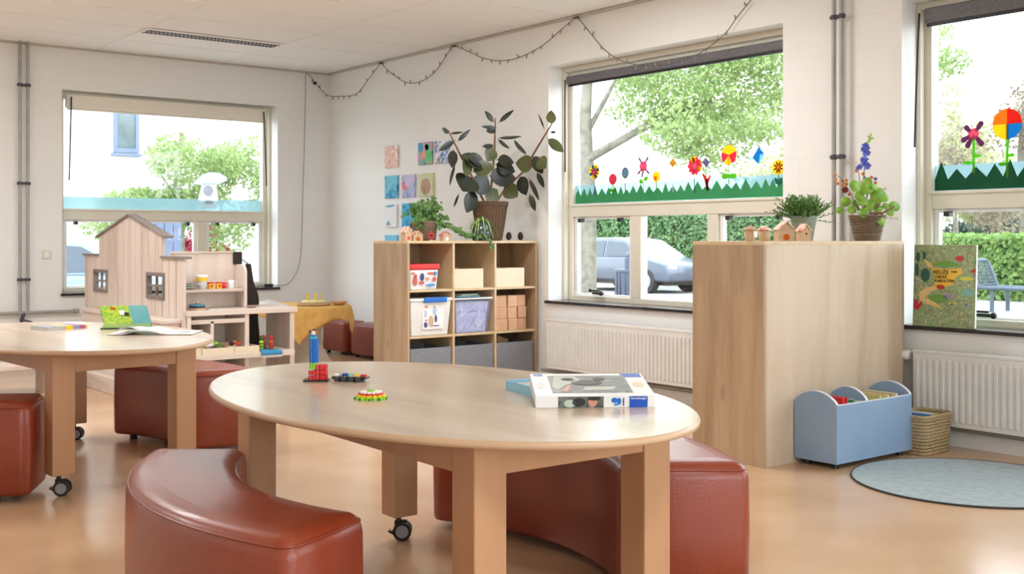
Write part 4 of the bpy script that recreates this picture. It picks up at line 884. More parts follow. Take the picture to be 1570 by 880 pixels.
g.build('cover_picture', [mat('banner_yellow',srgb(236,190,70)),mat('path_cream',srgb(226,196,130)),mat('lawn_green',srgb(110,160,70)),mat('roof_red',srgb(190,60,56)),mat('fir_green',srgb(50,96,84)),mat('zigzag_red',srgb(200,50,70)),mat('pond_teal',srgb(120,176,170)),mat('field_yellow',srgb(206,204,90)),mat('tent_blue',srgb(70,100,180)),mat('grey_lilac',srgb(160,150,170))], r)
RM = Matrix(((0,0,-1,0),(-1,0,0,0),(0,1,0,0),(0,0,0,1)))
def ctext(s, u, z, size, wd=1.0): text('title_lettering', s, size, M_black, r, Matrix.Translation((X_-0.0006,-u,z)) @ RM, 0.0005, 0.0006, wd)
ctext('REUZE', -0.02, 0.318, 0.033, 1.0); ctext('VOOR', 0.062, 0.322, 0.013); ctext('DIKKE', -0.018, 0.291, 0.026, 1.0); ctext('KABOUTERS', 0.005, 0.268, 0.022, 1.05)

# ================================================================ PAINTED CANVASES ON THE WALL
def canvas(y1,y0,z0,z1,m,label,deco=None):
    r = thing('painted_canvas', label, 'painting', (XW-0.001,(y0+y1)/2,(z0+z1)/2), group="children's paintings on the right wall")
    MB().box(XW-0.022,y0,z0,XW-0.001,y1,z1).build('canvas', [m], r, W=True, bevel=0.0015)
    if deco:
        g = MB(); 
        for (pts,mi) in deco[0]: g.prism([(y1-(y1-y0)*u, z0+(z1-z0)*v) for u,v in pts], XW-0.0235, XW-0.0215, 'x', mi)
        g.build('painted_shapes', deco[1], r, W=True)
def ov(u,v,a,b,n=14): return oval2(u,v,a,b,n)
cb = [(srgb(236,232,228)),srgb(240,236,232),srgb(226,150,110),srgb(238,232,228),srgb(200,90,110)]
canvas(9.685,9.45,1.905,2.125,art('art_scribble',cb,22),'painting with thin orange and red scribbles on white, top left')
canvas(9.078,8.845,1.905,2.12,art('art_balloons',[srgb(190,130,190),srgb(210,150,200),srgb(120,190,120),srgb(80,110,190)],8),'painting with blue, orange and green balloon shapes, top row middle',([(ov(0.2,0.78,0.18,0.22),0),(ov(0.45,0.45,0.13,0.2),1),([(0.5,0.9),(0.8,0.95),(0.95,0.5),(0.9,0.1),(0.7,0.15),(0.65,0.5)],2),(ov(0.65,0.76,0.14,0.14),3)],[mat('a_b',srgb(30,150,200)),mat('a_o',srgb(236,150,90)),mat('a_g',srgb(60,200,110)),mat('a_dg',srgb(40,110,80))]))
canvas(8.79,8.575,1.905,2.115,art('art_blue_yellow',[srgb(236,234,240),srgb(240,238,236),srgb(40,110,200),srgb(240,226,110)],12),'painting with blue strokes and a yellow patch, beside the rubber plant leaves')
canvas(9.685,9.455,1.60,1.825,art('art_cyan_drips',[srgb(60,170,210),srgb(120,200,224),srgb(40,150,196),srgb(30,120,170)],8),'plain turquoise blue painting, left of the second row')
canvas(9.369,9.14,1.60,1.822,art('art_lilac',[srgb(170,200,226),srgb(206,190,226),srgb(160,180,220),srgb(120,130,200)],10),'lilac painting with a pink-red shape, middle of the second row',([([(0.05,0.6),(0.2,0.75),(0.3,0.5),(0.5,0.42),(0.3,0.3),(0.1,0.35)],0)],[mat('a_pk',srgb(230,90,120))]))
canvas(9.067,8.825,1.60,1.82,art('art_green_rim',[srgb(196,206,160),srgb(206,212,170),srgb(186,196,150)],8),'pale green painting with a brown blotch, right of the second row',([(ov(0.5,0.42,0.34,0.36,20),0)],[art('a_brown',[srgb(170,130,110),srgb(190,150,126),srgb(150,112,96)],20)]))
canvas(9.685,9.47,1.31,1.54,mat('art_white',srgb(234,236,240)),'almost white painting with a pale blue stroke on top, left of the third row',([([(0.02,0.93),(0.85,0.98),(0.85,0.9),(0.3,0.86)],0),([(0.15,0.08),(0.3,0.3),(0.5,0.1)],0)],[M_lbluep]))
canvas(9.369,9.14,1.31,1.54,art('art_strong_blue',[srgb(20,150,220),srgb(60,180,230),srgb(20,120,200)],6),'bright blue painting, middle of the third row')
canvas(9.06,8.825,1.31,1.54,art('art_grey_yellow',[srgb(130,136,150),srgb(160,160,170),srgb(110,116,130)],8),'grey painting with a yellow ball, mostly behind the ivy',([(ov(0.45,0.6,0.35,0.3),0)],[M_yelp]))
canvas(9.685,9.46,1.02,1.23,mat('art_sky',srgb(110,196,230)),'light blue painting lowest on the wall, behind the cubby shelf corner')

# ================================================================ WINDOW CUT-OUTS
def grass(T, u0, u1, z0, zt, amp, step, m, label, seed, d=0.228):
    rr = random.Random(seed); pts = [(u0,z0),(u1,z0)]; u = u1; first = True
    top = [(u1,zt)]
    while u > u0+step*0.6:
        s_ = step*rr.uniform(0.7,1.25); top.append((u-s_*0.5,zt+amp*rr.uniform(0.55,1.1))); u -= s_; top.append((max(u,u0),zt+rr.uniform(-0.004,0.008)))
    g = MB(); 
    for i in range(len(top)-1):
        (a,za),(b,zb) = top[i],top[i+1]
        A = [T(a,d,z0),T(b,d,z0),T(b,d,zb),T(a,d,za)]; B = [T(a,d+0.0012,z0),T(b,d+0.0012,z0),T(b,d+0.0012,zb),T(a,d+0.0012,za)]
        g.add(A+B,[(0,1,2,3),(7,6,5,4),(3,2,6,7)])
    return tag(g.build('paper_grass', m), label, 'paper cut-out')
grass(TR, 4.81, 7.066, 1.488, 1.550, 0.070, 0.082, M_greenp, 'jagged strip of green paper grass along the middle window', 3)
grass(TR, 1.51, 3.766, 1.488, 1.555, 0.10, 0.105, M_greend, 'jagged strip of dark green paper grass along the right window', 8)
DW = 0.226
def pf(T, name, label, u, z, parts, sc=1.0):
    """paper flower: parts = list of (part name, material, list of polygons (du,dz), layer)"""
    r = thing(name, label, 'paper cut-out', T(u,DW,z), group='paper flowers on the windows'); mir = -1 if (T is TR and name != 'paper_kite') else 1
    for (pn,m,polys,ly) in parts:
        g = MB()
        for poly in polys:
            n = len(poly); d = DW-0.0012*ly
            A = [T(u+mir*du*sc,d,z+dz*sc) for du,dz in poly]; B = [T(u+mir*du*sc,d-0.0010,z+dz*sc) for du,dz in poly]
            g.add(A+B,[list(range(n)),list(range(n,2*n))[::-1]]+[(i,(i+1)%n,n+(i+1)%n,n+i) for i in range(n)])
        g.build(pn, m, r, W=True)
    return r
def petal(a, r0, r1, w_, n=6):
    o = []
    for i in range(n+1): q = -pi/2+pi*i/n; o.append((r1+(w_*0.5)*cos(q)*1.0-w_*0.5, w_*0.5*sin(q)))
    o = [(r0,-w_*0.3)]+o+[(r0,w_*0.3)]
    return [(x*cos(a)-y*sin(a), x*sin(a)+y*cos(a)) for x,y in o]
def disc(r_, x=0, y=0, n=18, ry=None): return [(x+r_*cos(2*pi*i/n), y+(ry or r_)*sin(2*pi*i/n)) for i in range(n)]
def stem(z0, z1, w_=0.004, dx=0): return [(-w_,z0),(w_,z0),(w_+dx,z1),(-w_+dx,z1)]
def lf(x,z,a,l=0.05,w_=0.026): return [(x+(p[0]*cos(a)-p[1]*sin(a)), z+(p[0]*sin(a)+p[1]*cos(a))) for p in [(0,0),(l*0.3,w_*0.5),(l*0.7,w_*0.5),(l,0),(l*0.7,-w_*0.5),(l*0.3,-w_*0.5)]]
pf(TR,'paper_flower','yellow and blue petalled paper flower with pink centre, leftmost on the middle window',6.824,1.745,[('stem',M_greyp,[stem(-0.20,0)],0),('petals',M_yel,[petal(i*pi/4,0.01,0.066,0.045) for i in range(8)],1),('blue_petals',M_bluep,[petal(i*pi/2+0.4,0.01,0.062,0.03) for i in range(4)],2),('centre',M_pink,[disc(0.03)],3)])
pf(TR,'paper_flower','pink oval paper flower with red rim and two leaves',6.606,1.676,[('stem',M_leafp,[stem(-0.14,0)],0),('rim',M_rose,[disc(0.048,ry=0.045)],1),('centre',M_pink,[disc(0.036,ry=0.033)],2),('leaves',M_leafp,[lf(0,-0.10,0.5),lf(0,-0.10,pi-0.5)],1)])
pf(TR,'paper_flower','grey oval paper flower with light blue centre',6.462,1.72,[('stem',M_greyp,[stem(-0.17,0)],0),('rim',M_greyp,[disc(0.042,ry=0.046)],1),('centre',M_lbluep,[disc(0.024,ry=0.03)],2)])
pf(TR,'paper_flower','pink paper flower with purple arms on the middle window',6.257,1.762,[('stem',M_org,[stem(-0.20,0,0.003)],0),('arms',M_purp,[petal(a,0.02,0.088,0.02) for a in (0.95,2.2,3.9,4.5,5.5)],1),('centre',M_pink,[disc(0.042,ry=0.042)],2),('leaves',M_leafp,[lf(0,-0.115,0.55,0.062,0.034),lf(0,-0.125,pi-0.3,0.055,0.034)],1)])
pf(TR,'paper_flower','small round yellow paper flower low on the middle window',6.118,1.675,[('stem',M_leafp,[stem(-0.12,0)],0),('petals',M_yel,[disc(0.042,ry=0.042)],1),('centre',M_org,[disc(0.016,-0.008,-0.01)],2)])
pf(TR,'paper_flower','orange-yellow diamond paper flower on a white stem',5.943,1.772,[('stem',M_whitep,[stem(-0.22,0,0.006)],0),('petals',mat('ochre_paper',srgb(226,170,40),rough=0.6,trans=0.3),[[(0,0.036),(0.042,0),(0,-0.036),(-0.042,0)]],1)])
pf(TR,'paper_flower','pink daisy paper flower with yellow petals beside the grey diamond',5.720,1.737,[('stem',M_tealp,[stem(-0.20,0,0.004,-0.01)],0),('petals',M_rose,[petal(i*pi/5,0.02,0.070,0.034) for i in range(10)],1),('yellow_petals',M_yel,[petal(a,0.02,0.074,0.036) for a in (1.6,2.0,-0.4)],2),('centre',M_pink,[disc(0.032)],3)])
pf(TR,'paper_flower','grey-lilac diamond paper flower with red forked stalk',5.607,1.757,[('stem',M_leafp,[stem(-0.13,0,0.006)],0),('diamond',M_lilac,[[(0,0.036),(0.038,0),(0,-0.036),(-0.038,0)]],1),('red_stalk',M_redp,[[(0.008,-0.21),(0.022,-0.205),(0.012,-0.12),(-0.022,-0.075),(-0.040,-0.085),(-0.012,-0.135)],[(0.008,-0.21),(0.0,-0.13),(0.042,-0.088),(0.05,-0.1),(0.022,-0.15),(0.022,-0.205)]],2)])
def fan(a0,a1,r_,n=10): return [(0,0)]+[(r_*cos(a0+(a1-a0)*i/n)*(1+0.03*(i%2)), r_*sin(a0+(a1-a0)*i/n)*(1+0.03*(i%2))) for i in range(n+1)]
pf(TR,'paper_flower','round yellow and red folded paper flower with bow-shaped leaves',5.389,1.800,[('stem',M_leafp,[stem(-0.21,0)],0),('yellow_folds',M_yel,[fan(0.35,pi-0.35,0.072),fan(pi+0.9,2*pi-1.2,0.072)],1),('red_folds',M_rose,[fan(-1.15,0.35,0.070),fan(pi-0.35,pi+0.85,0.070)],2),('leaves',M_leafp,[disc(0.036,0.035,-0.152,ry=0.020),disc(0.036,-0.035,-0.152,ry=0.020)],1)])
pf(TR,'paper_kite','folded blue paper kite shape right of the red and yellow flower',5.117,1.782,[('body',M_bluep,[[(0.0,0.062),(0.058,-0.015),(0.0,-0.062),(-0.012,0.0),(-0.05,0.01)][::1]],1),('wing',M_lbluep,[[(0.0,-0.06),(-0.018,0.012),(-0.06,0.004)]],2),('tail',M_lbluep,[[(0.05,-0.02),(0.105,-0.002),(0.05,-0.036)]],2)])
pf(TR,'paper_flower','pale yellow paper flower with teal leaves, rightmost on the middle window',4.945,1.690,[('stem',M_tealp,[stem(-0.13,0)],0),('petals',M_yel,[petal(i*pi/4,0.01,0.055,0.038) for i in range(8)],1),('centre',M_org,[disc(0.02)],2),('leaves',M_tealp,[lf(0,-0.12,1.0,0.06,0.03),lf(0,-0.12,pi-1.0,0.06,0.03)],1)])
pf(TR,'paper_flower','purple-armed paper flower with pink centre on the right window',3.513,1.815,[('stem',M_leafp,[stem(-0.23,0,0.008)],0),('arms',M_purp,[petal(a,0.02,r_,0.034) for a,r_ in ((0.9,0.092),(2.4,0.078),(3.6,0.088),(4.2,0.092),(5.4,0.094))],1),('centre',M_pink,[disc(0.034,ry=0.034)],2),('leaves',M_leafp,[lf(0,-0.17,-0.05+pi,0.075,0.022),lf(0,-0.13,0.0,0.05,0.02)],1)])
pf(TR,'paper_flower','big rainbow pinwheel paper flower on the right window',3.308,1.858,[('stem',M_leafp,[stem(-0.31,0,0.008)],0),('red_folds',M_redp,[fan(0.0,pi*0.5,0.088)],1),('orange_folds',M_org,[fan(pi*0.5,pi,0.088)],1),('yellow_folds',M_yel,[fan(pi,pi*1.5,0.088)],1),('blue_folds',M_bluep,[fan(pi*1.5,pi*2,0.088)],1),('leaves',M_leafp,[lf(0,-0.18,-0.05,0.05,0.022),lf(0,-0.23,pi,0.055,0.022)],1)])
# mirrored u on right wall: u grows to the left in the view, fine for these symmetric shapes
pf(TF,'paper_figure','white paper mushroom cut-out with a wide cap on the left window',4.735,1.60,[('stalk',M_whitep,[[(-0.12,0.0),(-0.10,-0.08),(0.07,-0.10),(0.10,0.0),(0.075,0.17),(-0.075,0.17)]],0),('cap',mat('pale_blue_paper',srgb(226,236,246),rough=0.7,trans=0.75),[[(-0.22,0.10),(-0.16,0.155),(-0.09,0.15),(0.10,0.16),(0.19,0.20),(0.20,0.235),(0.11,0.28),(0.0,0.285),(-0.08,0.25),(-0.15,0.19)]],1),('stalk_spots',mat('grey_line_paper',srgb(224,226,232),trans=0.7),[disc(0.055,-0.01,0.09,ry=0.06),disc(0.05,0.0,-0.03,ry=0.02)],1)])

# ================================================================ FAIRY LIGHTS
def catm(P, k=6):
    P = [Vector(p) for p in P]; o = []
    for i in range(len(P)-1):
        p0,p1,p2,p3 = P[max(i-1,0)],P[i],P[i+1],P[min(i+2,len(P)-1)]
        for j in range(k):
            t = j/k; o.append(0.5*((2*p1)+(p2-p0)*t+(2*p0-5*p1+4*p2-p3)*t*t+(3*p1-p0-3*p2+p3)*t**3))
    o.append(P[-1]); return o
D_ = -0.03
r = thing('fairy_lights', 'string of tiny fairy lights swagged along the ceiling edge and over the middle window', 'string lights', (5.8,10.8,2.9))
A1 = [TF(5.72,D_,2.975),TF(5.767,D_,2.95),TF(5.838,D_,2.868),TF(5.93,D_,2.79),(5.985,10.80,2.745)]
B1 = [(10.60,2.722),(10.233,2.71),(9.97,2.844),(9.745,2.972)]; B2 = [(9.73,2.972),(9.53,2.841),(9.232,2.717),(8.946,2.717),(8.726,2.797),(8.491,2.972)]
B3 = [(8.439,2.972),(8.205,2.883),(8.007,2.805),(7.769,2.752),(7.495,2.746),(7.189,2.805),(6.939,2.905),(6.779,2.972)]; B4 = [(6.739,2.972),(6.622,2.858),(6.432,2.678),(6.249,2.568),(6.037,2.502),(5.833,2.478),(5.636,2.480),(5.416,2.52),(5.205,2.619),(5.088,2.723),(4.974,2.816),(4.86,2.93),(4.80,2.972)]
swags = [catm(A1+[(5.985,y,z) for y,z in B1])]+[catm([(5.985,y,z) for y,z in b]) for b in (B2,B3,B4)]
g = MB(); rnd = random.Random(2)
for sw in swags:
    g.tube(sw,0.0035,5); acc = 0
    for i in range(1,len(sw)):
        acc += (sw[i]-sw[i-1]).length
        if acc > 0.10:
            acc = 0; p = sw[i]; q = p+Vector((rnd.uniform(-0.01,0),rnd.uniform(-0.02,0.02),rnd.choice((-1,-1,1))*rnd.uniform(0.022,0.036))); MB().cyl(p,q,0.007,0.005,6).build('bulb', M_bulb, r, W=True)
g.build('cable', M_cable, r, W=True)
for y in (9.74,8.465,6.76): MB().box(5.975,y-0.025,2.966,6.0,y+0.025,2.980).build('hook', M_dgrey, r, W=True)
MB().tube(catm([TF(5.715,D_,2.97),TF(5.705,D_,2.355),TF(5.681,D_,1.655),TF(5.666,D_,1.165),TF(5.635,D_,0.90),TF(5.53,D_,0.73),TF(5.44,D_,0.70),TF(5.36,0.02,0.70)],5),0.003,5).build('power_cable', M_cable, r, W=True)
MB().box(5.815,10.822,2.862,5.845,10.85,2.89).build('controller', M_black, r, W=True)
r = thing('power_adapter', 'small black adapter at the right end of the left window sill', 'adapter', (5.32,10.90,0.683)); MB().box(5.27,10.88,0.683,5.36,10.92,0.715).build('housing', M_black, r, W=True, bevel=0.005); MB().tube([(5.27,10.9,0.70),(5.22,10.91,0.70),(5.19,10.92,0.69)],0.004,5).build('plug_lead', M_black, r, W=True)

# ================================================================ THINGS ON THE NEAR TABLE
TZ = 0.69
# puzzle box: tray underneath, tilted lid on it
ang = atan2(2.384-2.593, 2.43-2.134)
M_pic = art('dark_photo_print',[srgb(150,160,154),srgb(80,86,82),srgb(120,126,122),srgb(64,68,66),srgb(176,184,174)],9,rough=0.3,dist=1.4,coat=0.3)
r = thing('puzzle_tray', 'light blue bottom half of the puzzle box, sticking out under the lid', 'box', (2.258,2.719,TZ), radians(-13))
w_,d_,h_ = 0.355,0.262,0.033
MB().box(-0.0,-0.0,0,w_,d_,0.003).box(0,0,0.003,w_,0.003,h_).box(0,d_-0.003,0.003,w_,d_,h_).box(0,0.003,0.003,0.003,d_-0.003,h_).box(w_-0.003,0.003,0.003,w_,d_-0.003,h_).build('tray', M_cyan, r)
MB().box(0.004,0.004,0.004,w_-0.004,d_-0.004,0.024).build('pieces', mat('puzzle_pieces',srgb(190,200,206),srgb(120,130,130),scale=60), r)
r = thing('puzzle_box', 'white puzzle box lid with dark photo and blue label, tilted on the near table', 'box', (2.134,2.593,TZ), ang)
r.rotation_euler = (radians(7.2),0,ang)
L_,D2,H2 = 0.362,0.272,0.037
MB().box(0,0,H2-0.003,L_,D2,H2).box(0,0,0,L_,0.003,H2-0.003).box(0,D2-0.003,0,L_,D2,H2-0.003).box(0,0.003,0,0.003,D2-0.003,H2-0.003).box(L_-0.003,0.003,0,L_,D2-0.003,H2-0.003).build('lid', M_whitegl, r, bevel=0.0015)
MB().box(0.055,0.035,H2+0.0002,0.30,0.24,H2+0.0012).build('top_photo', M_pic, r)
g = MB(); zt = H2+0.0022
def dec(pts, mi): g.prism(pts, H2+0.0013, zt, 'z', mi)
dec([(0.075,0.23),(0.14,0.225),(0.16,0.17),(0.10,0.12),(0.07,0.06),(0.058,0.10)],1); dec(oval2(0.115,0.19,0.022,0.02),2); dec(oval2(0.17,0.15,0.05,0.03),0); dec(oval2(0.215,0.195,0.02,0.02),2); dec([(0.085,0.05),(0.11,0.12),(0.12,0.115),(0.10,0.045)],3)
dec([(0.15,0.06),(0.24,0.06),(0.26,0.1),(0.16,0.10)],1)
g.build('photo_figures', [mat('p_dark',srgb(64,66,66)),mat('p_pale',srgb(190,198,188)),mat('p_hair',srgb(74,62,56)),mat('p_skin',srgb(214,160,130))], r)
MB().prism([(0.01,D2-0.03),(0.04,D2-0.03),(0.04,D2-0.006),(0.012,D2-0.006)],H2,H2+0.001,'z').build('corner_label', M_blued, r); MB().prism(oval2(0.025,0.12,0.012,0.04),H2,H2+0.001,'z').build('side_text_patch', mat('p_pgrey',srgb(220,222,224)), r); MB().prism(oval2(0.33,0.13,0.018,0.03),H2,H2+0.001,'z').build('tan_picture', mat('p_tan',srgb(232,214,180)), r)
g = MB(); g.prism([(0.30,D2-0.05),(0.355,D2-0.05),(0.355,D2-0.006),(0.29,D2-0.006)],H2,H2+0.001,'z',0)
g.build('blue_corner_label', M_blued, r)
g = MB(); g.box(0.068,-0.0012,0.001,0.205,0,H2-0.002,0); g.prism(oval2(0.172,0.018,0.014,0.014),-0.0022,-0.0012,'y',1); g.prism(oval2(0.176,0.029,0.02,0.006),-0.0024,-0.0012,'y',2); g.prism(oval2(0.13,0.018,0.02,0.014),-0.0022,-0.0012,'y',2); g.prism(oval2(0.103,0.014,0.018,0.012),-0.0022,-0.0012,'y',3)
g.build('side_photo', [M_pic,mat('p_skin2',srgb(206,150,126)),mat('p_hair2',srgb(46,44,44)),mat('p_mint',srgb(190,206,190))], r)
MB().box(0.283,-0.0012,0.001,0.338,0,H2-0.002).build('blue_label', M_blued, r)
text('label_lettering','Ravensburger',0.0085,M_white,r,Matrix.Translation((0.3105,-0.0016,0.029)) @ Matrix.Rotation(pi/2,4,'X'),0.0003,0.0001)
g = MB(); g.prism(oval2(0.238,0.023,0.010,0.008),-0.0012,0,'y',0); g.prism(oval2(0.252,0.020,0.006,0.011),-0.0012,0,'y',0); g.prism(oval2(0.243,0.010,0.007,0.004),-0.0012,0,'y',1); g.box(0.263,-0.0012,0.006,0.267,0,0.03,2)
g.build('blue_emblem', [M_bluem,mat('p_cy',srgb(60,160,220)),M_lilac], r)
# toy tower
r = thing('brick_tower', 'tall blue and red toy tower on a black base plate, near table', 'toy', (1.93,3.575,TZ), -0.6)
MB().box(-0.045,-0.03,0,0.045,0.03,0.006).build('base_plate', M_black, r, bevel=0.001)
def gear(g, c_, R_, h_, mi=0, n=8):
    pts = []
    for i in range(n*4):
        rr = R_ if (i%4) in (0,1) else R_*0.78; a = 2*pi*i/(n*4); pts.append((c_[0]+rr*cos(a),c_[1]+rr*sin(a)))
    g.prism(pts,c_[2],c_[2]+h_,'z',mi)
g = MB()
for k in range(3): gear(g,(0.015,0.005,0.006+k*0.018),0.024,0.016)
for k in range(2): gear(g,(-0.012,-0.01,0.006+k*0.018),0.016,0.014)
g.build('red_bricks', M_red, r)
g = MB(); gear(g,(-0.012,0,0.042),0.014,0.012); gear(g,(-0.012,0,0.055),0.013,0.010); g.build('lime_bricks', M_lime, r)
g = MB()
for k in range(7): gear(g,(-0.010+0.001*(k%2),0.0,0.066+k*0.0122),0.0165,0.0115)
g.cyl((-0.01,0,0.06),(-0.01,0,0.15),0.009,n=12); g.build('blue_bricks', M_bluem, r)
g = MB(); gear(g,(-0.012,0,0.1515),0.013,0.007,0); gear(g,(-0.013,0,0.159),0.012,0.005,1); g.build('cyan_bricks', [mat('cyan_plastic',srgb(60,200,220),rough=0.3),M_bluem], r)
g = MB().ball((-0.012,0,0.171),0.009,10,0).ball((-0.022,0,0.176),0.006,8,1).ball((-0.002,0.002,0.174),0.005,8,2).ball((-0.010,0,0.182),0.005,8,1); g.build('figure_head', [M_white,mat('toy_brown',srgb(90,60,50)),M_org], r)
# flat dark vehicle
r = thing('toy_vehicle', 'small flat black toy vehicle with bright beads beside the tower', 'toy', (2.022,3.50,TZ), -0.9); r.scale = (1.35,1.35,1.35)
MB().box(-0.045,-0.02,0.006,0.05,0.02,0.013).build('chassis', M_black, r, bevel=0.003)
g = MB(); 
for x in (-0.03,-0.01,0.012,0.03): g.cyl((x,-0.022,0.007),(x,0.022,0.007),0.007,n=12)
g.build('rollers', M_dgrey, r)
for nm,m_,x,y in (('lime_bead',M_lime,0.005,-0.006),('white_bead',M_white,-0.035,-0.008),('blue_bead',M_blued,-0.015,0.004),('yellow_bead',M_yelp,0.022,-0.01),('red_bead',M_red,0.042,-0.008),('cyan_bead',M_cyan,0.010,-0.014)):
    g = MB(); gear(g,(x,y,0.0135),0.008,0.006); g.build(nm, m_, r)
# colourful ufo
r = thing('toy_disc', 'colourful stacked toy disc with lime rim lying on the near table', 'toy', (1.852,3.073,TZ), 0.3)
for nm,m_,R_,z,h_ in (('lime_ring',M_lime,0.052,0.0,0.008),('yellow_ring',M_yelp,0.047,0.008,0.006),('red_ring',M_red,0.040,0.014,0.005),('white_ring',M_white,0.036,0.019,0.005),('lime_cap',M_lime,0.012,0.024,0.005)):
    g = MB(); gear(g,(0,0,z),R_,h_,0,14); g.build(nm, m_, r)
g = MB()
for k in range(10): a = 2*pi*k/10; g.cyl((0.050*cos(a),0.050*sin(a),0.003),(0.0545*cos(a),0.0545*sin(a),0.003),0.003,n=8)
g.build('studs', M_tealp, r)

# ================================================================ THINGS ON THE LEFT TABLE
r = thing('closed_book', 'closed picture book with yellow, lilac and pink cover on the left table', 'book', (1.905,6.54,TZ), 0.30); r.scale = (0.82,0.82,1.0)
MB().box(-0.15,-0.10,0.002,0.147,0.098,0.016).build('pages', mat('page_edges',srgb(200,196,190)), r)
g = MB().box(-0.152,-0.102,0.016,0.152,0.102,0.0185).box(-0.152,-0.102,0,0.152,0.102,0.002).box(0.147,-0.102,0.002,0.152,0.102,0.016)
g.build('cover', mat('blue_grey_cover',srgb(170,176,190),rough=0.3), r); g = MB()
for (x0,x1,mi) in ((-0.02,0.04,0),(0.04,0.09,1),(0.09,0.135,2),(0.135,0.150,0)): g.box(x0,-0.1035,0.0005,x1,-0.1005,0.018,mi); g.box(x0,-0.10,0.0185,x1,0.10,0.019,mi)
g.build('cover_stripes', [M_yelp,mat('c_lilac',srgb(150,150,190)),mat('c_mag',srgb(190,90,140))], r)
# open green book, one half standing up
r = thing('open_book', 'open green picture book with one half standing up, left table', 'book', (2.245,6.40,TZ), -0.45)
M_pg = art('meadow_page',[srgb(140,190,60),srgb(190,206,70),srgb(110,170,60),srgb(200,210,90),srgb(80,150,70)],22,rough=0.3)
M_pt = mat('teal_page',srgb(96,160,170),srgb(110,172,176),rough=0.3,scale=6)
Q = [(-0.13,0.0),(0.12,0.0)]
g = MB(); tl = radians(38)     # standing half leans backwards, away from the camera
def SP(u, v, off=0): return (u-0.10*v/0.2*0.6, 0.02+v*sin(tl)+off*cos(tl), 0.012+v*cos(tl)-off*sin(tl))
def sheet(g,u0,u1,v0,v1,mi,o0,o1):
    g.add([SP(u0,v0,o0),SP(u1,v0,o0),SP(u1,v1,o0),SP(u0,v1,o0),SP(u0,v0,o1),SP(u1,v0,o1),SP(u1,v1,o1),SP(u0,v1,o1)],[(0,1,2,3),(7,6,5,4),(0,4,5,1),(1,5,6,2),(2,6,7,3),(3,7,4,0)],mi)
sheet(g,-0.13,0.13,0,0.135,0,0.002,0.006); g.build('cover', mat('dark_green_cover',srgb(30,64,50),rough=0.3), r)
g = MB(); sheet(g,-0.128,0.03,0.001,0.134,0,-0.001,0.0018); g.build('meadow_page', M_pg, r)
g = MB(); sheet(g,0.03,0.128,0.001,0.134,0,-0.001,0.0018); g.build('teal_page', M_pt, r)
g = MB(); sheet(g,-0.03,0.0,0.07,0.1,0,-0.0025,-0.001); sheet(g,-0.005,0.02,0.06,0.085,1,-0.003,-0.0012); sheet(g,-0.075,-0.045,0.105,0.122,2,-0.003,-0.001); g.build('page_picture', [M_white,M_black,M_org], r)
MB().box(-0.13,-0.15,0.0,0.13,0.02,0.006).build('back_cover', mat('dark_green_back',srgb(34,66,50),rough=0.3), r)
MB().add([(-0.127,-0.145,0.006),(0.127,-0.145,0.006),(0.127,0.015,0.006),(-0.127,0.015,0.006),(-0.127,-0.145,0.010),(0.127,-0.145,0.010),(0.127,0.015,0.020),(-0.127,0.015,0.020)],[(4,5,6,7),(0,1,5,4),(1,2,6,5),(2,3,7,6),(3,0,4,7)]).build('pages', [mat('moss_page',srgb(120,150,80),rough=0.4)], r)
# open magazine
r = thing('open_magazine', 'open white magazine with a curled page at the right end of the left table', 'magazine', (2.22,5.90,TZ), -0.62)
g = MB(); n = 14; rows = []
for i in range(n+1):
    t_ = i/n; x = -0.22+0.44*t_; z = 0.004+ (0.022*sin(pi*min(1,max(0,(t_-0.18)/0.5)))**1.3 if t_ < 0.68 else 0.0)
    rows.append((x,z))
vs = []; 
for (x,z) in rows: vs += [(x,-0.13,z),(x,0.13,z)]
g.add(vs,[(2*i,2*i+2,2*i+3,2*i+1) for i in range(n)],0,True); g.build('open_pages', M_white, r, solid=0.003)
g = MB(); vs = []
for i in range(9):
    t_ = i/8; vs += [(-0.05-0.13*t_,-0.13,0.022+0.022*sin(pi*t_)),(-0.05-0.13*t_,0.12,0.018+0.01*sin(pi*t_))]
g.add(vs,[(2*i,2*i+2,2*i+3,2*i+1) for i in range(8)],0,True); g.build('curled_page', mat('grey_page',srgb(214,214,212)), r, solid=0.001)
g = MB(); g.prism(oval2(0.15,0.0,0.035,0.05),0.0058,0.0066,'z',0); g.prism(oval2(0.165,0.02,0.015,0.02),0.0064,0.0072,'z',1); g.build('page_picture', [mat('m_grey',srgb(190,194,196)),mat('m_olive',srgb(150,150,110))], r)

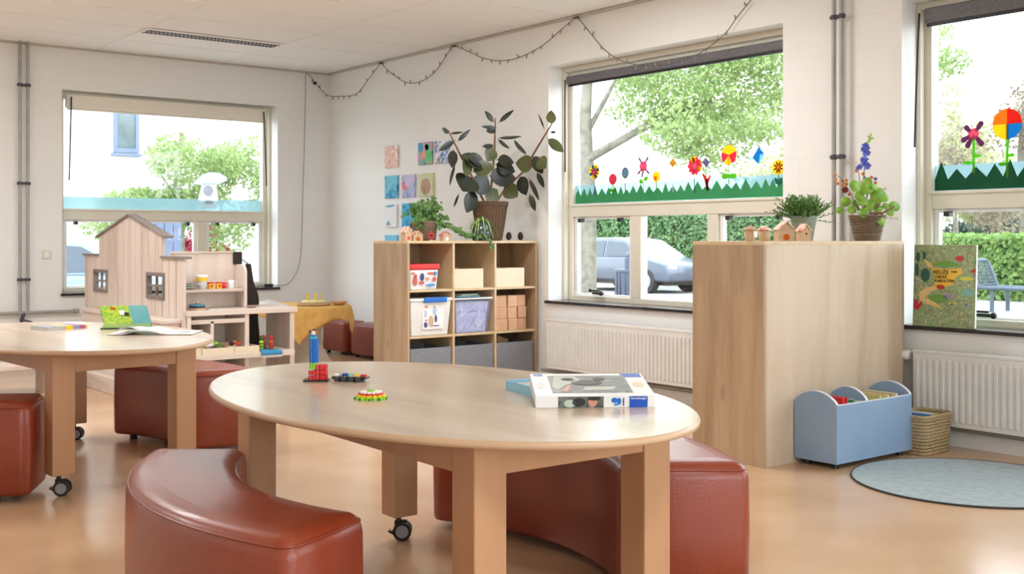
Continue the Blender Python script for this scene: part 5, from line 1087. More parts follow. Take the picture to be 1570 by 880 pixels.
# ================================================================ PLAYHOUSE
X_P = 3.10
r = thing('playhouse', 'whitewashed plank playhouse front with gable and two small windows', 'playhouse', (X_P,8.8,0))
def gable(y):   # top height along the panel
    if y < 8.11: return 1.05
    if y > 9.53: return 1.05
    return 1.215+(1.375-1.215)*(1-abs(y-8.81)/0.71 if abs(y-8.81) < 0.71 else 0)
WN_ = [(8.06,8.42,0.744,0.942),(9.31,9.65,0.75,0.937)]
g = MB(); ys = [7.705+0.1375*i for i in range(17)]
cuts = sorted(set([round(q,3) for q in ys]+[8.11,8.81,9.53,8.06,8.42,9.31,9.65]))
for i in range(len(cuts)-1):
    a,b = cuts[i],cuts[i+1]
    if b-a < 0.004: continue
    ga = 0.0045 if any(abs(a-q) < 0.002 for q in ys) else 0; gb = 0.0045 if any(abs(b-q) < 0.002 for q in ys) else 0
    za,zb = gable(a+0.001),gable(b-0.001); hole = [q for q in WN_ if a >= q[0]-1e-4 and b <= q[1]+1e-4]
    segs = [(0.126,None)] if not hole else [(0.126,hole[0][2]),(hole[0][3],None)]
    for (s0,s1) in segs:
        t0,t1 = (za,zb) if s1 is None else (s1,s1)
        g.prism([(a+ga,s0),(b-gb,s0),(b-gb,t1),(a+ga,t0)],X_P,X_P+0.02,'x')
g.build('plank_wall', M_wash, r, W=True)
MB().box(X_P+0.021,7.72,0.2,X_P+0.036,9.88,0.28).box(X_P+0.021,7.72,0.98,X_P+0.036,9.88,1.03).build('rear_batten', M_washy, r, W=True)
for (y0,y1,z0,z1) in WN_:
    g = MB(); x0,x1 = X_P-0.012,X_P+0.028; k = 0.028
    g.box(x0,y0,z0,x1,y0+k,z1).box(x0,y1-k,z0,x1,y1,z1).box(x0,y0+k,z0,x1,y1-k,z0+k).box(x0,y0+k,z1-k,x1,y1-k,z1)
    w1 = g.build('toy_window', M_greyw, r, W=True, bevel=0.002)
    ym,zm = (y0+y1)/2,(z0+z1)/2; MB().box(X_P,ym-0.008,z0+k,X_P+0.016,ym+0.008,z1-k).box(X_P,y0+k,zm-0.008,X_P+0.016,ym-0.008,zm+0.008).box(X_P,ym+0.008,zm-0.008,X_P+0.016,y1-k,zm+0.008).build('glazing_bar', M_greyw, w1, W=True)
g = MB()
def trim(y0,z0,y1,z1,dx0=-0.015,dx1=0.055):
    d = Vector((0,y1-y0,z1-z0)).normalized(); nrm = Vector((0,-d.z,d.y))*0.017
    if nrm.z < 0: nrm = -nrm
    A = [Vector((X_P+dx0,y0,z0)),Vector((X_P+dx0,y1,z1)),Vector((X_P+dx0,y1,z1))+nrm,Vector((X_P+dx0,y0,z0))+nrm]; B = [q+Vector((dx1-dx0,0,0)) for q in A]
    g.add(A+B,[(3,2,1,0),(4,5,6,7),(0,1,5,4),(1,2,6,5),(2,3,7,6),(3,0,4,7)])
trim(8.81,1.375,9.58,1.202); trim(8.03,1.198,8.81,1.375); trim(9.53,1.05,9.92,1.05); trim(7.69,1.05,8.12,1.05)
g.build('roof_trim', M_greyw, r, W=True)
MB().box(X_P-0.13,7.76,0.127,X_P-0.115,9.56,0.59).box(X_P-0.115,7.76,0.127,X_P-0.001,7.775,0.59).build('lower_wall', M_washy, r, W=True)
MB().box(X_P-0.145,7.74,0.592,X_P-0.001,9.58,0.618).build('ledge', M_washy, r, W=True, bevel=0.003)
MB().box(2.90,7.20,0.0,3.60,9.95,0.125).build('platform', M_washy, r, W=True, bevel=0.004)
# low bench at the far left
r = thing('low_bench', 'low whitewashed wooden bench behind the left table', 'bench', (2.2,9.2,0))
MB().box(1.55,8.95,0.20,2.62,9.30,0.235).build('seat', M_washx, r, W=True, bevel=0.004)
for x in (1.62,2.52): MB().box(x,8.98,0.0,x+0.03,9.27,0.20).build('leg', M_washx, r, W=True)
# kitchen / shop unit
r = thing('play_kitchen', 'whitewashed wooden play kitchen with shelf, counter and end panel', 'play furniture', (3.5,7.9,0))
Yf,Yb = 7.70,8.06
def side(x0,x1,y0,y1,z0,z1,nm='side_panel',m=M_wash): MB().box(x0,y0,z0,x1,y1,z1).build(nm, m, r, W=True, bevel=0.003)
side(3.125,3.155,Yf,Yb,0.126,0.64); side(3.565,3.60,Yf,Yb,0.126,0.64); side(3.93,3.968,Yf-0.0,Yb+0.05,0,0.64)
side(3.30,3.325,Yf,Yb-0.03,0.37,0.60,'divider'); side(3.155,3.565,Yf,Yf+0.02,0.58,0.612,'rail',M_washx)
side(3.12,3.985,Yf-0.015,Yb+0.07,0.64,0.678,'counter',M_washx)
side(3.155,3.565,Yb-0.014,Yb-0.002,0.14,0.64,'back_panel')
side(3.02,3.929,Yf-0.085,Yf-0.001,0.325,0.362,'lower_shelf',M_washx); side(3.601,3.929,Yf,Yb+0.04,0.325,0.362,'lower_shelf',M_washx)
side(3.155,3.564,Yf,Yb-0.016,0.325,0.362,'lower_shelf',M_washx); side(3.155,3.564,Yf,Yb-0.016,0.19,0.21,'bottom_shelf',M_washx)
# upper rack
side(3.13,3.665,Yb-0.03,Yb-0.008,0.679,1.085,'rack_back'); side(3.13,3.15,Yb-0.17,Yb-0.031,0.679,1.0,'rack_side')
g = MB(); pl_ = [(Yb-0.031,0.679),(Yb-0.19,0.679)]+[(Yb-0.19+0.06*(1-cos(pi/2*i/6)),0.93+0.07*sin(pi/2*i/6)) for i in range(7)]+[(Yb-0.031,1.0)]
g.prism(pl_,3.640,3.662,'x'); g.build('rack_side', M_wash, r, W=True)
side(3.151,3.639,Yb-0.18,Yb-0.031,0.80,0.822,'rack_shelf',M_washx)
MB().box(3.62,Yb-0.045,1.00,3.69,Yb+0.0,1.095).build('corner_cap', M_bskin, r, W=True, bevel=0.004); MB().box(3.13,Yb-0.04,1.086,3.62,Yb,1.10).build('top_rail', M_washx, r, W=True)
# kitchen things
def cupx(name,label,x,y,z,prof,m,handle=None,band=None,cat='cup'):
    t = thing(name,label,cat,(x,y,z)); MB().lathe(prof,(0,0,0),20).build('body',m,t)
    if handle: MB().tube([(handle[0],0,handle[1]),(handle[0]+0.018,0,handle[1]-0.004),(handle[0]+0.018,0,handle[2]+0.004),(handle[0],0,handle[2])],0.003,6).build('handle',m,t)
    if band: MB().lathe([(band[0],band[1]),(band[0],band[2])],(0,0,0),20).build('band',band[3],t)
    return t
zs_ = 0.8225
t = thing('plate_stack','stack of grey-green plates at the left of the play kitchen shelf','plates',(3.225,7.945,zs_))
for k in range(5): MB().lathe([(0.03,0.009*k),(0.055,0.009*k+0.005),(0.055,0.009*k+0.0075),(0.03,0.009*k+0.004)],(0,0,0),20).build('plate', [M_gpot,M_white][k%2], t)
cupx('toy_bowl','white speckled bowl under the yellow tub on the play kitchen shelf',3.335,7.94,zs_,[(0.02,0),(0.034,0.03),(0.036,0.042),(0.033,0.042)],art('speckled',[srgb(230,230,230),srgb(200,206,214),srgb(236,236,236)],60),cat='bowl')
cupx('toy_tub','yellow banded white tub stacked on the speckled bowl',3.335,7.94,zs_+0.043,[(0.032,0),(0.043,0.05),(0.044,0.062),(0.040,0.062)],M_whitegl,band=(0.0425,0.018,0.044,M_yelp),cat='tub')
for i,x in enumerate((3.398,3.462)):
    t = thing('toy_tin', 'small yellow toy tin with red lid, %s of two on the play kitchen shelf' % ['left','right'][i], 'tin', (x,7.93,zs_), group='yellow toy tins'); 
    MB().box(-0.019,-0.018,0,0.019,0.018,0.040).build('tin', mat('tin_yellow',srgb(248,190,40),rough=0.35), t, bevel=0.003); MB().box(-0.020,-0.019,0.040,0.020,0.019,0.050).build('lid', M_red, t, bevel=0.002); MB().cyl((0,-0.0195,0.02),(0,-0.018,0.02),0.010,n=12).build('red_badge', M_red, t)
cupx('toy_mug','plain red toy mug beside the white pitcher',3.508,7.95,zs_,[(0.018,0),(0.021,0.003),(0.022,0.046),(0.019,0.046)],M_red,(0.022,0.036,0.012))
cupx('toy_pitcher','white toy pitcher with handle at the right end of the shelf',3.565,7.94,zs_,[(0.022,0),(0.024,0.004),(0.021,0.03),(0.023,0.062),(0.020,0.062)],M_whitegl,(0.022,0.052,0.014),cat='pitcher')
t = thing('cooking_pot','flat teal and black toy pan with wooden lid knob on the play kitchen counter','pan',(3.235,7.79,0.6785))
MB().lathe([(0.06,0),(0.062,0.016),(0.060,0.016)],(0,0,0),24).build('wooden_board', M_kraft, t); MB().lathe([(0.055,0.0165),(0.058,0.030),(0.056,0.030)],(0,0,0),24).build('pan', M_black, t); MB().lathe([(0.059,0.031),(0.058,0.040),(0.02,0.046)],(0,0,0),24).build('lid', M_lbluep, t); MB().ball((0,0,0.056),0.012).build('knob', M_block, t)
t = thing('toy_tray','shallow pink-brown toy dish at the right end of the play kitchen counter','dish',(3.665,7.80,0.6785)); MB().lathe([(0.025,0),(0.040,0.010),(0.040,0.015),(0.035,0.013)],(0,0,0),20).build('dish', mat('dusty_pink',srgb(176,130,120)), t)
tag(MB().box(3.31,7.75,0.6785,3.46,7.83,0.682).build('white_cloth', M_whitegl), 'flat white and blue card lying on the play kitchen counter','card')
# crates with play food
def crate(x0,x1,label,foods):
    y0,y1,z0,h = 7.626,7.95,0.3625,0.048; y1 = 7.698+0.20; t = thing('wooden_crate', label, 'crate', ((x0+x1)/2,(y0+y1)/2,z0), group='play food crates'); k = 0.008
    MB().box(x0,y0,z0,x1,y0+k,z0+h).box(x0,y1-k,z0,x1,y1,z0+h+0.015).box(x0,y0+k,z0,x0+k,y1-k,z0+h).box(x1-k,y0+k,z0,x1,y1-k,z0+h).box(x0+k,y0+k,z0,x1-k,y1-k,z0+0.006).build('crate_walls', M_plyl, t, W=True)
    rr = random.Random(int(x0*1000))
    for i,(nm,m_,cn) in enumerate(foods):
        u = x0+0.03+(x1-x0-0.06)*((i*0.382+0.1)%1); v = y0+0.04+(y1-y0-0.08)*((i*0.618+0.3)%1); s_ = rr.uniform(0.016,0.023)
        tag(MB().ball((u,v,z0+0.034+0.020*(i%2)+s_*0.5),s_,10,0,(rr.uniform(0.9,1.6),1,0.85)).build(nm, m_), '%s toy %s lying in the %s' % (cn,nm.split('_')[1],label.split(' of')[0].replace('shallow ','')+(' by the counter end' if x0>3.4 else '')), 'play food', 'play food in the crates')
tomato=('toy_tomato',M_red,'red'); pear=('toy_pear',M_lime,'lime green'); bread=('toy_bread',M_kraft,'brown'); onion=('toy_onion',M_white,'white'); plum=('toy_plum',M_purp,'dark purple'); corn=('toy_corn',M_yelp,'yellow'); olive=('toy_cucumber',M_g2,'dark green'); egg=('toy_egg',M_plyl,'cream'); berry=('toy_apple',M_redd,'dark red')
crate(3.03,3.20,'left play food crate',[plum,pear,tomato,bread,corn,olive])
crate(3.205,3.445,'middle play food crate',[bread,tomato,olive,onion,berry,egg,plum,pear])
crate(3.45,3.645,'right play food crate',[bread,corn,olive,tomato,egg,plum])
# blue knitted cloth with two dolls
t = tag(None or thing('knitted_cloth','blue knitted cloth draped over the lower shelf of the play kitchen','cloth',(3.73,7.66,0.363)))
g = MB(); n = 20; P_ = []
prof = [(7.86,0.366),(7.80,0.367),(7.72,0.366),(7.64,0.366),(7.612,0.364),(7.606,0.355),(7.605,0.335)]
vs = []; 
for i in range(n+1):
    x = 3.655+0.165*i/n; dz = 0.0025*sin(i*1.9)
    for (y,z) in prof: vs.append((x,y-abs(dz)*0.6,z+abs(dz)))
m_ = len(prof); g.add(vs,[(i*m_+j,i*m_+j+1,(i+1)*m_+j+1,(i+1)*m_+j) for i in range(n) for j in range(m_-1)],0,True)
g.build('cloth', mat('knit_blue',srgb(70,150,190),srgb(50,130,176),rough=0.9,scale=120,bump=0.4), t, W=True, solid=0.003)
g = MB()
for i in range(18): x = 3.66+0.155*i/17; g.cyl((x,7.603,0.336),(x,7.601,0.318),0.0025,n=5)
g.build('fringe', M_white, t, W=True)
def doll(x,y,label,m1,m2,m3):
    t = thing('knitted_doll',label,'doll',(x,y,0.3695)); MB().lathe([(0.012,0),(0.017,0.004),(0.017,0.055),(0.014,0.065),(0.004,0.070)],(0,0,0),16).build('body', m1, t)
    MB().ball((0,0,0.082),0.016,12).build('head', m2, t); g = MB(); g.lathe([(0.0178,0.020),(0.0182,0.024),(0.0178,0.028)],(0,0,0),16); g.lathe([(0.0178,0.040),(0.0182,0.044),(0.0178,0.048)],(0,0,0),16); g.build('stripes', m3, t); MB().lathe([(0.0168,0.086),(0.012,0.097),(0.002,0.104)],(0,0,0),14).build('hat', m3, t)
doll(3.705,7.72,'green and yellow striped knitted doll on the blue cloth',M_lime,mat('doll_dark',srgb(90,90,40)),mat('doll_olive',srgb(70,80,40)))
doll(3.775,7.70,'orange-red knitted doll on the blue cloth',M_org,mat('doll_red',srgb(206,60,50)),M_rose)
doll(3.745,7.76,'brown knitted doll behind the orange-red one',mat('doll_brown',srgb(150,60,40)),mat('doll_brown2',srgb(130,50,40)),M_redd)
# coat hanging at the side
t = thing('hanging_coat','dark brown coat hanging at the right side of the play kitchen','coat',(3.80,8.14,0.3)); g = MB(); n = 22; vs = []; lvz = [1.0,0.93,0.85,0.76,0.70,0.60,0.48,0.36,0.30]
for k,z in enumerate(lvz):
    q = (1.0-z)/0.7; R_ = 0.020+0.038*min(1,q*1.5)**0.8+(0.018 if 0.3 < q < 0.45 else 0)
    for i in range(n):
        a = 2*pi*i/n; rr = R_*(1+0.22*sin(a*5+k*0.4)); vs.append((3.80+0.03*q+rr*1.0*cos(a),8.145+rr*0.45*sin(a),z-0.02*abs(sin(a*2.5))*q))
g.add(vs,[(k*n+i,k*n+(i+1)%n,(k+1)*n+(i+1)%n,(k+1)*n+i) for k in range(len(lvz)-1) for i in range(n)],0,True); g.add(vs[:n],[list(range(n))],0)
g.build('cloth', M_bskin, t, W=True); MB().tube([(3.66,8.05,1.03),(3.74,8.11,1.03),(3.80,8.14,0.995)],0.005,6).build('hanging_loop', M_dgrey, t, W=True)

# ================================================================ ROUND TABLE WITH YELLOW CLOTH
RC = (4.98,9.62); RH = 0.56
r = thing('round_table','small round table on curved white panels in the room corner','table',(RC[0],RC[1],0))
MB().cyl((0,0,RH-0.025),(0,0,RH),0.50,n=64).build('tabletop', M_white, r, bevel=0.004)
def hour(): 
    p = []
    for i in range(17): t_ = i/16; p.append((0.36-0.13*sin(pi*t_)**0.9,(RH-0.026)*t_))
    return p+[(-a,b) for a,b in p[::-1]]
M_pan = mat('pale_cream_panel',srgb(240,229,214),rough=0.5)
g = MB().prism(hour(),-0.012,0.012,'y'); o = g.build('base_panel', M_pan, r); o.rotation_euler = (0,0,-0.65)
h2 = hour(); g = MB(); half = [q for q in h2 if q[0] > 0]; g.prism([(0.0125,0)]+[q for q in half]+[(0.0125,RH-0.026)],-0.012,0.012,'y'); g.prism([(-a,b) for a,b in ([(0.0125,0)]+half+[(0.0125,RH-0.026)])][::-1],-0.012,0.012,'y')
o = g.build('base_panel', M_pan, r); o.rotation_euler = (0,0,-0.65+pi/2)
t = thing('tablecloth','golden yellow tablecloth draped over the right side of the round table','tablecloth',(RC[0],RC[1],RH)); g = MB(); N = 44; vs = []; Sx = 1.06; ra = 0.314
for i in range(N+1):
    for j in range(N+1):
        u = (i/N-0.5)*Sx; v = (j/N-0.5)*Sx; x = u*cos(ra)-v*sin(ra)-0.015; y = u*sin(ra)+v*cos(ra)-0.105; d = sqrt(x*x+y*y)
        if d > 0.503:
            ov_ = d-0.503; a = atan2(y,x); k = min(ov_,0.35); rr = 0.508+0.022*(1-math.exp(-ov_*14))+0.018*sin(a*11)*min(1,ov_*8); vs.append((rr*cos(a),rr*sin(a),0.004-k*0.98))
        else: vs.append((x,y,0.004+0.0015*sin(x*30)*sin(y*27)))
g.add(vs,[(i*(N+1)+j,(i+1)*(N+1)+j,(i+1)*(N+1)+j+1,i*(N+1)+j+1) for i in range(N) for j in range(N)],0,True); g.build('cloth', M_cloth, t, solid=0.002)
t = thing('crumpled_cloth','crumpled white cloth at the left edge of the round table','cloth',(4.68,9.62,RH+0.008)); g = MB(); rr = random.Random(4); N = 14; vs = []
for i in range(N+1):
    for j in range(N+1): e = sin(pi*i/N)*sin(pi*j/N); vs.append((-0.17+0.34*i/N,-0.12+0.24*j/N,0.002+e*(0.03+0.02*sin(i*1.7+j)+rr.uniform(0,0.012))))
g.add(vs,[(i*(N+1)+j,(i+1)*(N+1)+j,(i+1)*(N+1)+j+1,i*(N+1)+j+1) for i in range(N) for j in range(N)],0,True); g.build('cloth', M_white, t, solid=0.002)
t = thing('cake_board','wooden toy birthday cake with yellow candles on the round table','toy cake',(5.07,9.45,RH+0.0075)); t.rotation_euler = (0,0,-0.62)
MB().lathe([(0.15,0),(0.155,0.004),(0.155,0.022),(0.15,0.026)],(0,0,0),32).build('wooden_board', M_kraft, t); MB().lathe([(0.11,0.0265),(0.115,0.030),(0.112,0.042),(0.10,0.046)],(0,0,0),28).build('cake', mat('yellow_icing',srgb(240,224,120),srgb(250,246,220),scale=30), t)
for k in range(5): a = 2*pi*k/5+0.3; MB().cyl((0.07*cos(a),0.07*sin(a),0.045),(0.07*cos(a),0.07*sin(a),0.115),0.006,n=8).build('candle', M_yelp, t)
t = thing('wooden_bowl','low wooden bowl beside the toy cake on the round table','bowl',(5.29,9.36,RH+0.0075)); MB().lathe([(0.04,0),(0.075,0.018),(0.085,0.036),(0.078,0.036),(0.05,0.012)],(0,0,0),24).build('bowl', M_block, t)

# ================================================================ OUTSIDE
GZ = -0.30
g = MB().box(XW+TH+0.001,-60,GZ-0.1,90,90,GZ).box(-60,YW+TH+0.001,GZ-0.1,XW+TH+0.001,90,GZ).box(-60,-60,GZ-0.1,XW+TH+0.001,YN-TH-0.001,GZ)
tag(g.build('ground_paving', M_pave), kind='structure')
tag(MB().box(8.5,-8,GZ,24,11.6,0.12).build('paved_terrace', M_pave), kind='structure')
rT = random.Random(21)
def leafcards(g, c, rad, n, s_, flat=1.0, rr=rT, lobes=9):
    cs = [(Vector((rr.gauss(0,0.45)*rad[0],rr.gauss(0,0.45)*rad[1],rr.gauss(0,0.42)*rad[2])),rr.uniform(0.28,0.55)) for _ in range(lobes)]
    for i in range(n):
        o,k = rr.choice(cs); d = Vector((rr.gauss(0,1),rr.gauss(0,1),rr.gauss(0,1))).normalized()*(rr.random()**0.4)
        p = Vector(c)+o+Vector((d.x*rad[0],d.y*rad[1],d.z*rad[2]))*k
        a = Vector((rr.gauss(0,1),rr.gauss(0,1),rr.gauss(0,0.6))).normalized(); b = a.orthogonal().normalized(); ss = s_*rr.uniform(0.6,1.3)
        b = Matrix.Rotation(rr.uniform(0,6.28),3,a) @ b; e = a.cross(b)
        g.add([p-b*ss*0.5,p+e*ss*0.28,p+b*ss*0.5,p-e*ss*0.28],[(0,1,2,3)])
def tree(label, x, y, h, tr, crown, m, n, s_, branches=(), name='tree', barkm=None):
    t = thing(name, label, 'tree', (x,y,GZ)); tp = [(0,0,0),(0.03,0.02,h*0.4),(-0.02,0.05,h*0.75),(0.05,0,h)]
    MB().tube(tp,[tr*1.15,tr,tr*0.8,tr*0.5],12).build('trunk', barkm or M_bark, t)
    for (p0,p1,p2,rb) in branches: MB().tube([p0,p1,p2],[rb,rb*0.8,rb*0.5],8).build('branch', barkm or M_bark, t)
    g = MB()
    for (c_,rad,k) in crown: leafcards(g,c_,rad,int(n*k),s_)
    g.build('foliage', m, t)
    return t
# tree right outside the middle window
tree('pale-barked street tree with light green crown outside the middle window', 11.9,13.15, 4.6, 0.12,
     [((2.1,-1.9,3.9),(2.3,2.3,1.1),1.0),((0.6,-0.4,4.0),(1.6,1.6,0.9),0.6),((2.8,-3.4,4.3),(1.4,1.5,0.9),0.5),((1.0,-2.0,3.0),(1.0,1.3,0.6),0.25)], M_tl1, 9500, 0.085,
     branches=[((0,0,2.75),(0.55,-0.75,3.25),(1.1,-1.6,3.6),0.075),((0,0,3.2),(0.5,0.1,3.8),(1.0,0.3,4.3),0.05),((0.55,-0.75,3.25),(1.2,-0.8,3.8),(1.8,-1.0,4.3),0.04)])
tree('broad pale yellow-green bush behind the tall clipped hedge', 34.0,24.5, 1.5, 0.1, [((0,0,3.6),(3.0,4.2,1.9),1.0),((0,-5.5,3.4),(2.4,3.0,1.6),0.6)], M_tl2, 9000, 0.2, name='large_bush')
tree('light green tree outside the left window', 8.6,21.6, 3.6, 0.09, [((0.4,0,2.9),(1.6,1.3,1.25),1.0),((2.2,-0.4,2.7),(1.6,1.3,1.1),0.7),((-0.6,0,2.1),(1.4,1.0,0.55),0.5)], M_tl1, 6500, 0.10,
     branches=[((0,0,1.9),(0.7,0,2.6),(1.3,0.1,3.0),0.035),((0,0,2.2),(-0.4,0,2.8),(-0.6,0.1,3.3),0.03)])
tree('bronze-leaved tree outside the right window behind the pinwheel', 24.5,12.6, 4.6, 0.10, [((0,-0.9,4.3),(1.2,1.3,1.2),0.6),((0,0.4,2.5),(1.3,1.9,1.0),0.6),((0.0,-2.0,3.3),(1.2,1.2,1.3),0.6)], M_tl4, 4200, 0.12, branches=[((0,0,2.4),(0,0.4,3.2),(0,0.3,4.0),0.04)])
tree('slim pale green tree behind the left edge of the right window', 28.3,16.4, 3.0, 0.08, [((0,0,3.6),(0.8,0.8,2.0),0.5)], M_tl2, 3600, 0.14)
for i,(x,y,rx,hz) in enumerate([(44,28.5,3.4,2.2),(43.5,22.8,3.0,2.6),(44,16.8,3.2,2.9)]):
    tree('dark green garden tree behind the hedge, %s seen through the right window' % ['farthest left','middle one','farthest right'][i], x,y,2.0,0.15,[((0,0,hz*0.62),(rx*0.75,rx*0.8,hz*0.42),1.0)], M_tl3, 6000, 0.24, name='garden_tree')
# hedges
def hedge(label, x0,x1,y0,y1,h,m,n,s_,GZ=GZ):
    t = thing('hedge', label, 'hedge', ((x0+x1)/2,(y0+y1)/2,GZ)); rr = random.Random(int(x0*10)); g = MB()
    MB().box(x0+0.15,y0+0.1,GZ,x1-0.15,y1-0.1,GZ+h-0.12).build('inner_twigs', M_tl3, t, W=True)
    for i in range(n):
        if rr.random() < 0.72: p = Vector((x0+rr.uniform(-0.06,0.14),rr.uniform(y0,y1),GZ+rr.uniform(0,h)))
        else: p = Vector((rr.uniform(x0,x1),rr.uniform(y0,y1),GZ+h+rr.uniform(-0.14,0.05)))
        a = Vector((rr.gauss(-1,0.6),rr.gauss(0,0.7),rr.gauss(0.4,0.6))).normalized(); b = Matrix.Rotation(rr.uniform(0,6.28),3,a) @ a.orthogonal().normalized(); e = a.cross(b); ss = s_*rr.uniform(0.6,1.3)
        g.add([p-b*ss*0.5,p+e*ss*0.3,p+b*ss*0.5,p-e*ss*0.3],[(0,1,2,3)])
    g.build('leaves', m, t, W=True)
hedge('tall clipped green hedge beyond the parked car', 26.0,27.2,17.0,34.0,2.35,M_hl,24000,0.15)
hedge('clipped bright green hedge beyond the bench', 18.6,19.6,3.0,11.5,1.10,M_hly,15000,0.12,0.12)
t = thing('garden_wall','low cream brick garden wall beside the parked car','wall',(24.8,18,GZ)); MB().box(24.6,15.0,GZ,24.9,20.9,GZ+0.98).build('brickwork', M_brick, t, W=True); MB().box(24.55,15.0,GZ+0.981,24.95,20.9,GZ+1.04).build('coping', M_pave, t, W=True)
# cars
def car(label, loc, rz, paint):
    t = thing('parked_car', label, 'car', loc, rz)
    low = [(-2.15,0.32),(2.12,0.32),(2.18,0.55),(2.08,0.80),(1.2,0.98),(-2.05,1.0),(-2.18,0.75)]
    MB().prism(low,-0.88,0.88,'y').build('body', paint, t, bevel=0.08, seg=4, smooth=True)
    A = [(-2.02,0.96),(1.25,0.96),(0.42,1.44),(-0.2,1.52),(-1.3,1.50),(-1.85,1.30)]; n = len(A)
    def sc(p,k): return p
    vs = [(x,-0.86+0.16*max(0,(z-0.96)/0.56),z) for x,z in A]+[(x,0.86-0.16*max(0,(z-0.96)/0.56),z) for x,z in A]
    MB().add(vs,[list(range(n))[::-1],list(range(n,2*n))]+[(i,(i+1)%n,n+(i+1)%n,n+i) for i in range(n)]).build('cabin', paint, t, bevel=0.05, seg=3, smooth=True)
    for s_ in (-1,1):
        def q(x,z): return (x,s_*(0.874-0.16*max(0,(z-0.96)/0.56)),z)
        for P_ in ([(0.95,1.02),(0.33,1.38),(-0.32,1.42),(-0.32,1.02)],[(-0.40,1.02),(-0.40,1.42),(-1.2,1.41),(-1.25,1.02)],[(-1.33,1.06),(-1.28,1.40),(-1.62,1.30),(-1.85,1.10)]):
            g = MB(); k = len(P_); v = [q(*p) for p in P_]; v2 = [(a,b-s_*0.03,c_) for a,b,c_ in v]; g.add(v+v2,[list(range(k)),list(range(k,2*k))[::-1]]+[(i,(i+1)%k,k+(i+1)%k,k+i) for i in range(k)]); g.build('side_window', M_carg, t)
        MB().obox((0.78,s_*0.97,1.05),(0.12,0.16,0.12)).build('mirror', paint, t, bevel=0.03)
        MB().obox((-2.1,s_*0.70,0.86),(0.14,0.30,0.16)).build('tail_lamp', M_red, t, bevel=0.02); MB().obox((2.05,s_*0.66,0.70),(0.16,0.34,0.13)).build('head_lamp', M_whitegl, t, bevel=0.03)
        for x in (-1.35,1.32):
            g = MB().cyl((x,s_*0.68,0.33),(x,s_*0.90,0.33),0.33,n=28,mi=0).cyl((x,s_*0.90,0.33),(x,s_*0.905,0.33),0.20,n=20,mi=1); g.build('wheel', [M_tyre,M_hub], t)
    MB().box(-2.0,-0.70,0.22,1.95,0.70,0.32).build('underbody', M_black, t)
    return t
car('silver parked car seen through the middle window', (22.6,23.0,GZ), -pi/2, M_carp)
car('pale blue parked car seen low through the left window', (4.7,17.0,GZ), 0.0, M_carb)
# bins / bollards
t = thing('litter_bin','anthracite slatted litter bin before the silver car','bin',(15.2,15.6,GZ)); 
MB().cyl((0,0,0),(0,0,0.85),0.25,0.28,n=20).build('drum', M_bin, t); MB().cyl((0,0,0.851),(0,0,0.90),0.31,n=20).build('lid', M_bin, t); MB().cyl((0,0,0.90),(0,0,1.12),0.10,n=12).build('ashtray', M_bin, t)
g = MB()
for k in range(16): a = 2*pi*k/16; g.obox((0.285*cos(a),0.285*sin(a),0.43),(0.012,0.05,0.8),(0,0,a))
g.build('slats', M_mesh, t)
for i,(x,y) in enumerate([(17.0,15.1),(19.0,15.2)]):
    t = thing('bollard','slim anthracite street bollard, %s outside the middle window' % ['wider and nearer one','farther one'][i],'bollard',(x,y,GZ)); MB().cyl((0,0,0),(0,0,1.0),[0.10,0.07][i],n=14).build('post', M_bin, t); MB().cyl((0,0,1.0),(0,0,1.05),[0.11,0.08][i],n=14).build('cap', M_bin, t)
# white house beyond the left window
r = thing('white_house','white rendered house with one blue-grey framed window outside the left window','house',(2,27,GZ))
MB().box(-9,26.0,GZ,12.5,31,7.5).build('facade', M_rend, r, W=True); MB().box(-9.3,25.7,7.5,12.8,31.3,7.8).build('roof_edge', M_wfr, r, W=True)
wf = MB().box(8.78,25.93,3.18,8.86,26.0,4.75).box(9.28,25.93,3.18,9.36,26.0,4.75).box(8.86,25.93,3.18,9.28,26.0,3.28).box(8.86,25.93,4.67,9.28,26.0,4.75).build('house_window', M_wfr, r, W=True)
MB().box(8.86,25.96,3.28,9.28,25.98,4.67).build('pane', M_dglass, wf, W=True); MB().box(8.72,25.86,3.10,9.42,25.999,3.16).build('window_ledge', M_wfr, r, W=True)
t = thing('board_fence','blue-grey board fence outside, behind the playhouse gable','fence',(7.4,19.5,GZ)); g = MB()
for k in range(5): g.box(7.0+0.16*k,19.45,GZ,7.145+0.16*k,19.48,GZ+2.0)
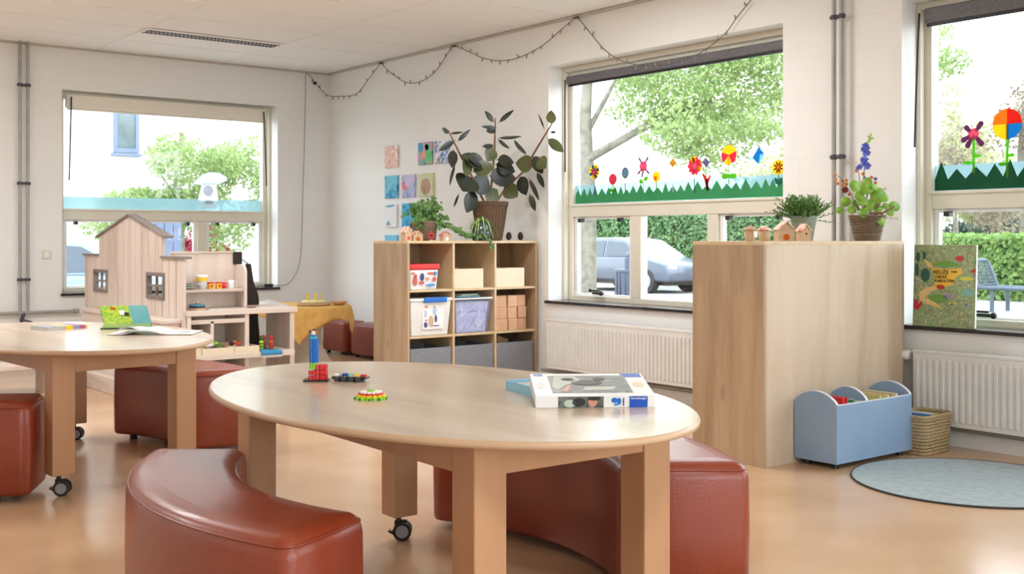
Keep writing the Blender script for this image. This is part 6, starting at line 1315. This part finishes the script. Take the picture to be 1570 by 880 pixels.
g.build('boards', M_shed, t, W=True); MB().box(7.0,19.48,GZ+0.3,7.785,19.52,GZ+0.4).box(7.0,19.48,GZ+1.6,7.785,19.52,GZ+1.7).build('rails', M_shed, t, W=True)
tree('small red-leaved shrub outside the left window', 10.1,23.9,0.8,0.04,[((0,0,1.42),(0.7,0.6,0.42),1.0)], M_redl, 1500, 0.12, name='red_shrub')
# fence/wall low in left window, bench outside right window
t = thing('mesh_bench','blue-grey wire mesh bench outside the right window','bench',(15.9,8.0,GZ))
def frame(g,P_,rr=0.028): g.tube([Vector(p) for p in P_],rr,8)
g = MB(); A0,A1,Y0,Y1,ZB = 15.6,16.15,5.6,8.82,0.47
frame(g,[(A0,Y1,ZB),(A0,Y0,ZB),(A1,Y0,ZB),(A1,Y1,ZB),(A0,Y1,ZB)]); frame(g,[(A0,Y1-0.12,ZB),(A0,Y1+0.03,ZB+0.36),(A0+0.05,Y1+0.05,ZB+0.40),(A1-0.05,Y1+0.05,ZB+0.40),(A1,Y1+0.03,ZB+0.36),(A1,Y1-0.12,ZB)]); g.build('steel_frame', M_mesh, t, W=True)
g = MB()
for k in range(56): y = Y0+(Y1-Y0)*k/55; g.cyl((A0,y,ZB+0.01),(A1,y,ZB+0.01),0.006,n=4)
for k in range(7): x = A0+(A1-A0)*k/6; g.cyl((x,Y0,ZB+0.016),(x,Y1,ZB+0.016),0.006,n=4)
for k in range(9): q = k/8; g.cyl((A0,Y1-0.12+0.15*q,ZB+0.38*q),(A1,Y1-0.12+0.15*q,ZB+0.38*q),0.007,n=4)
for k in range(12): x = A0+(A1-A0)*k/11; g.cyl((x,Y1-0.12,ZB),(x,Y1+0.04,ZB+0.39),0.007,n=4)
g.build('wire_mesh', M_mesh, t, W=True)
for (x,y) in ((A0+0.05,Y1-0.3),(A1-0.05,Y1-0.3),(A0+0.05,Y0+0.3),(A1-0.05,Y0+0.3)): MB().cyl((x,y,0.12),(x,y,ZB-0.01),0.03,n=10).build('leg', M_mesh, t, W=True)
t = thing('concrete_post','short white concrete post beside the bench outside','post',(13.6,8.3,GZ)); MB().box(13.5,8.12,0.12,13.75,8.35,0.62).build('post', M_rend, t, W=True, bevel=0.02)
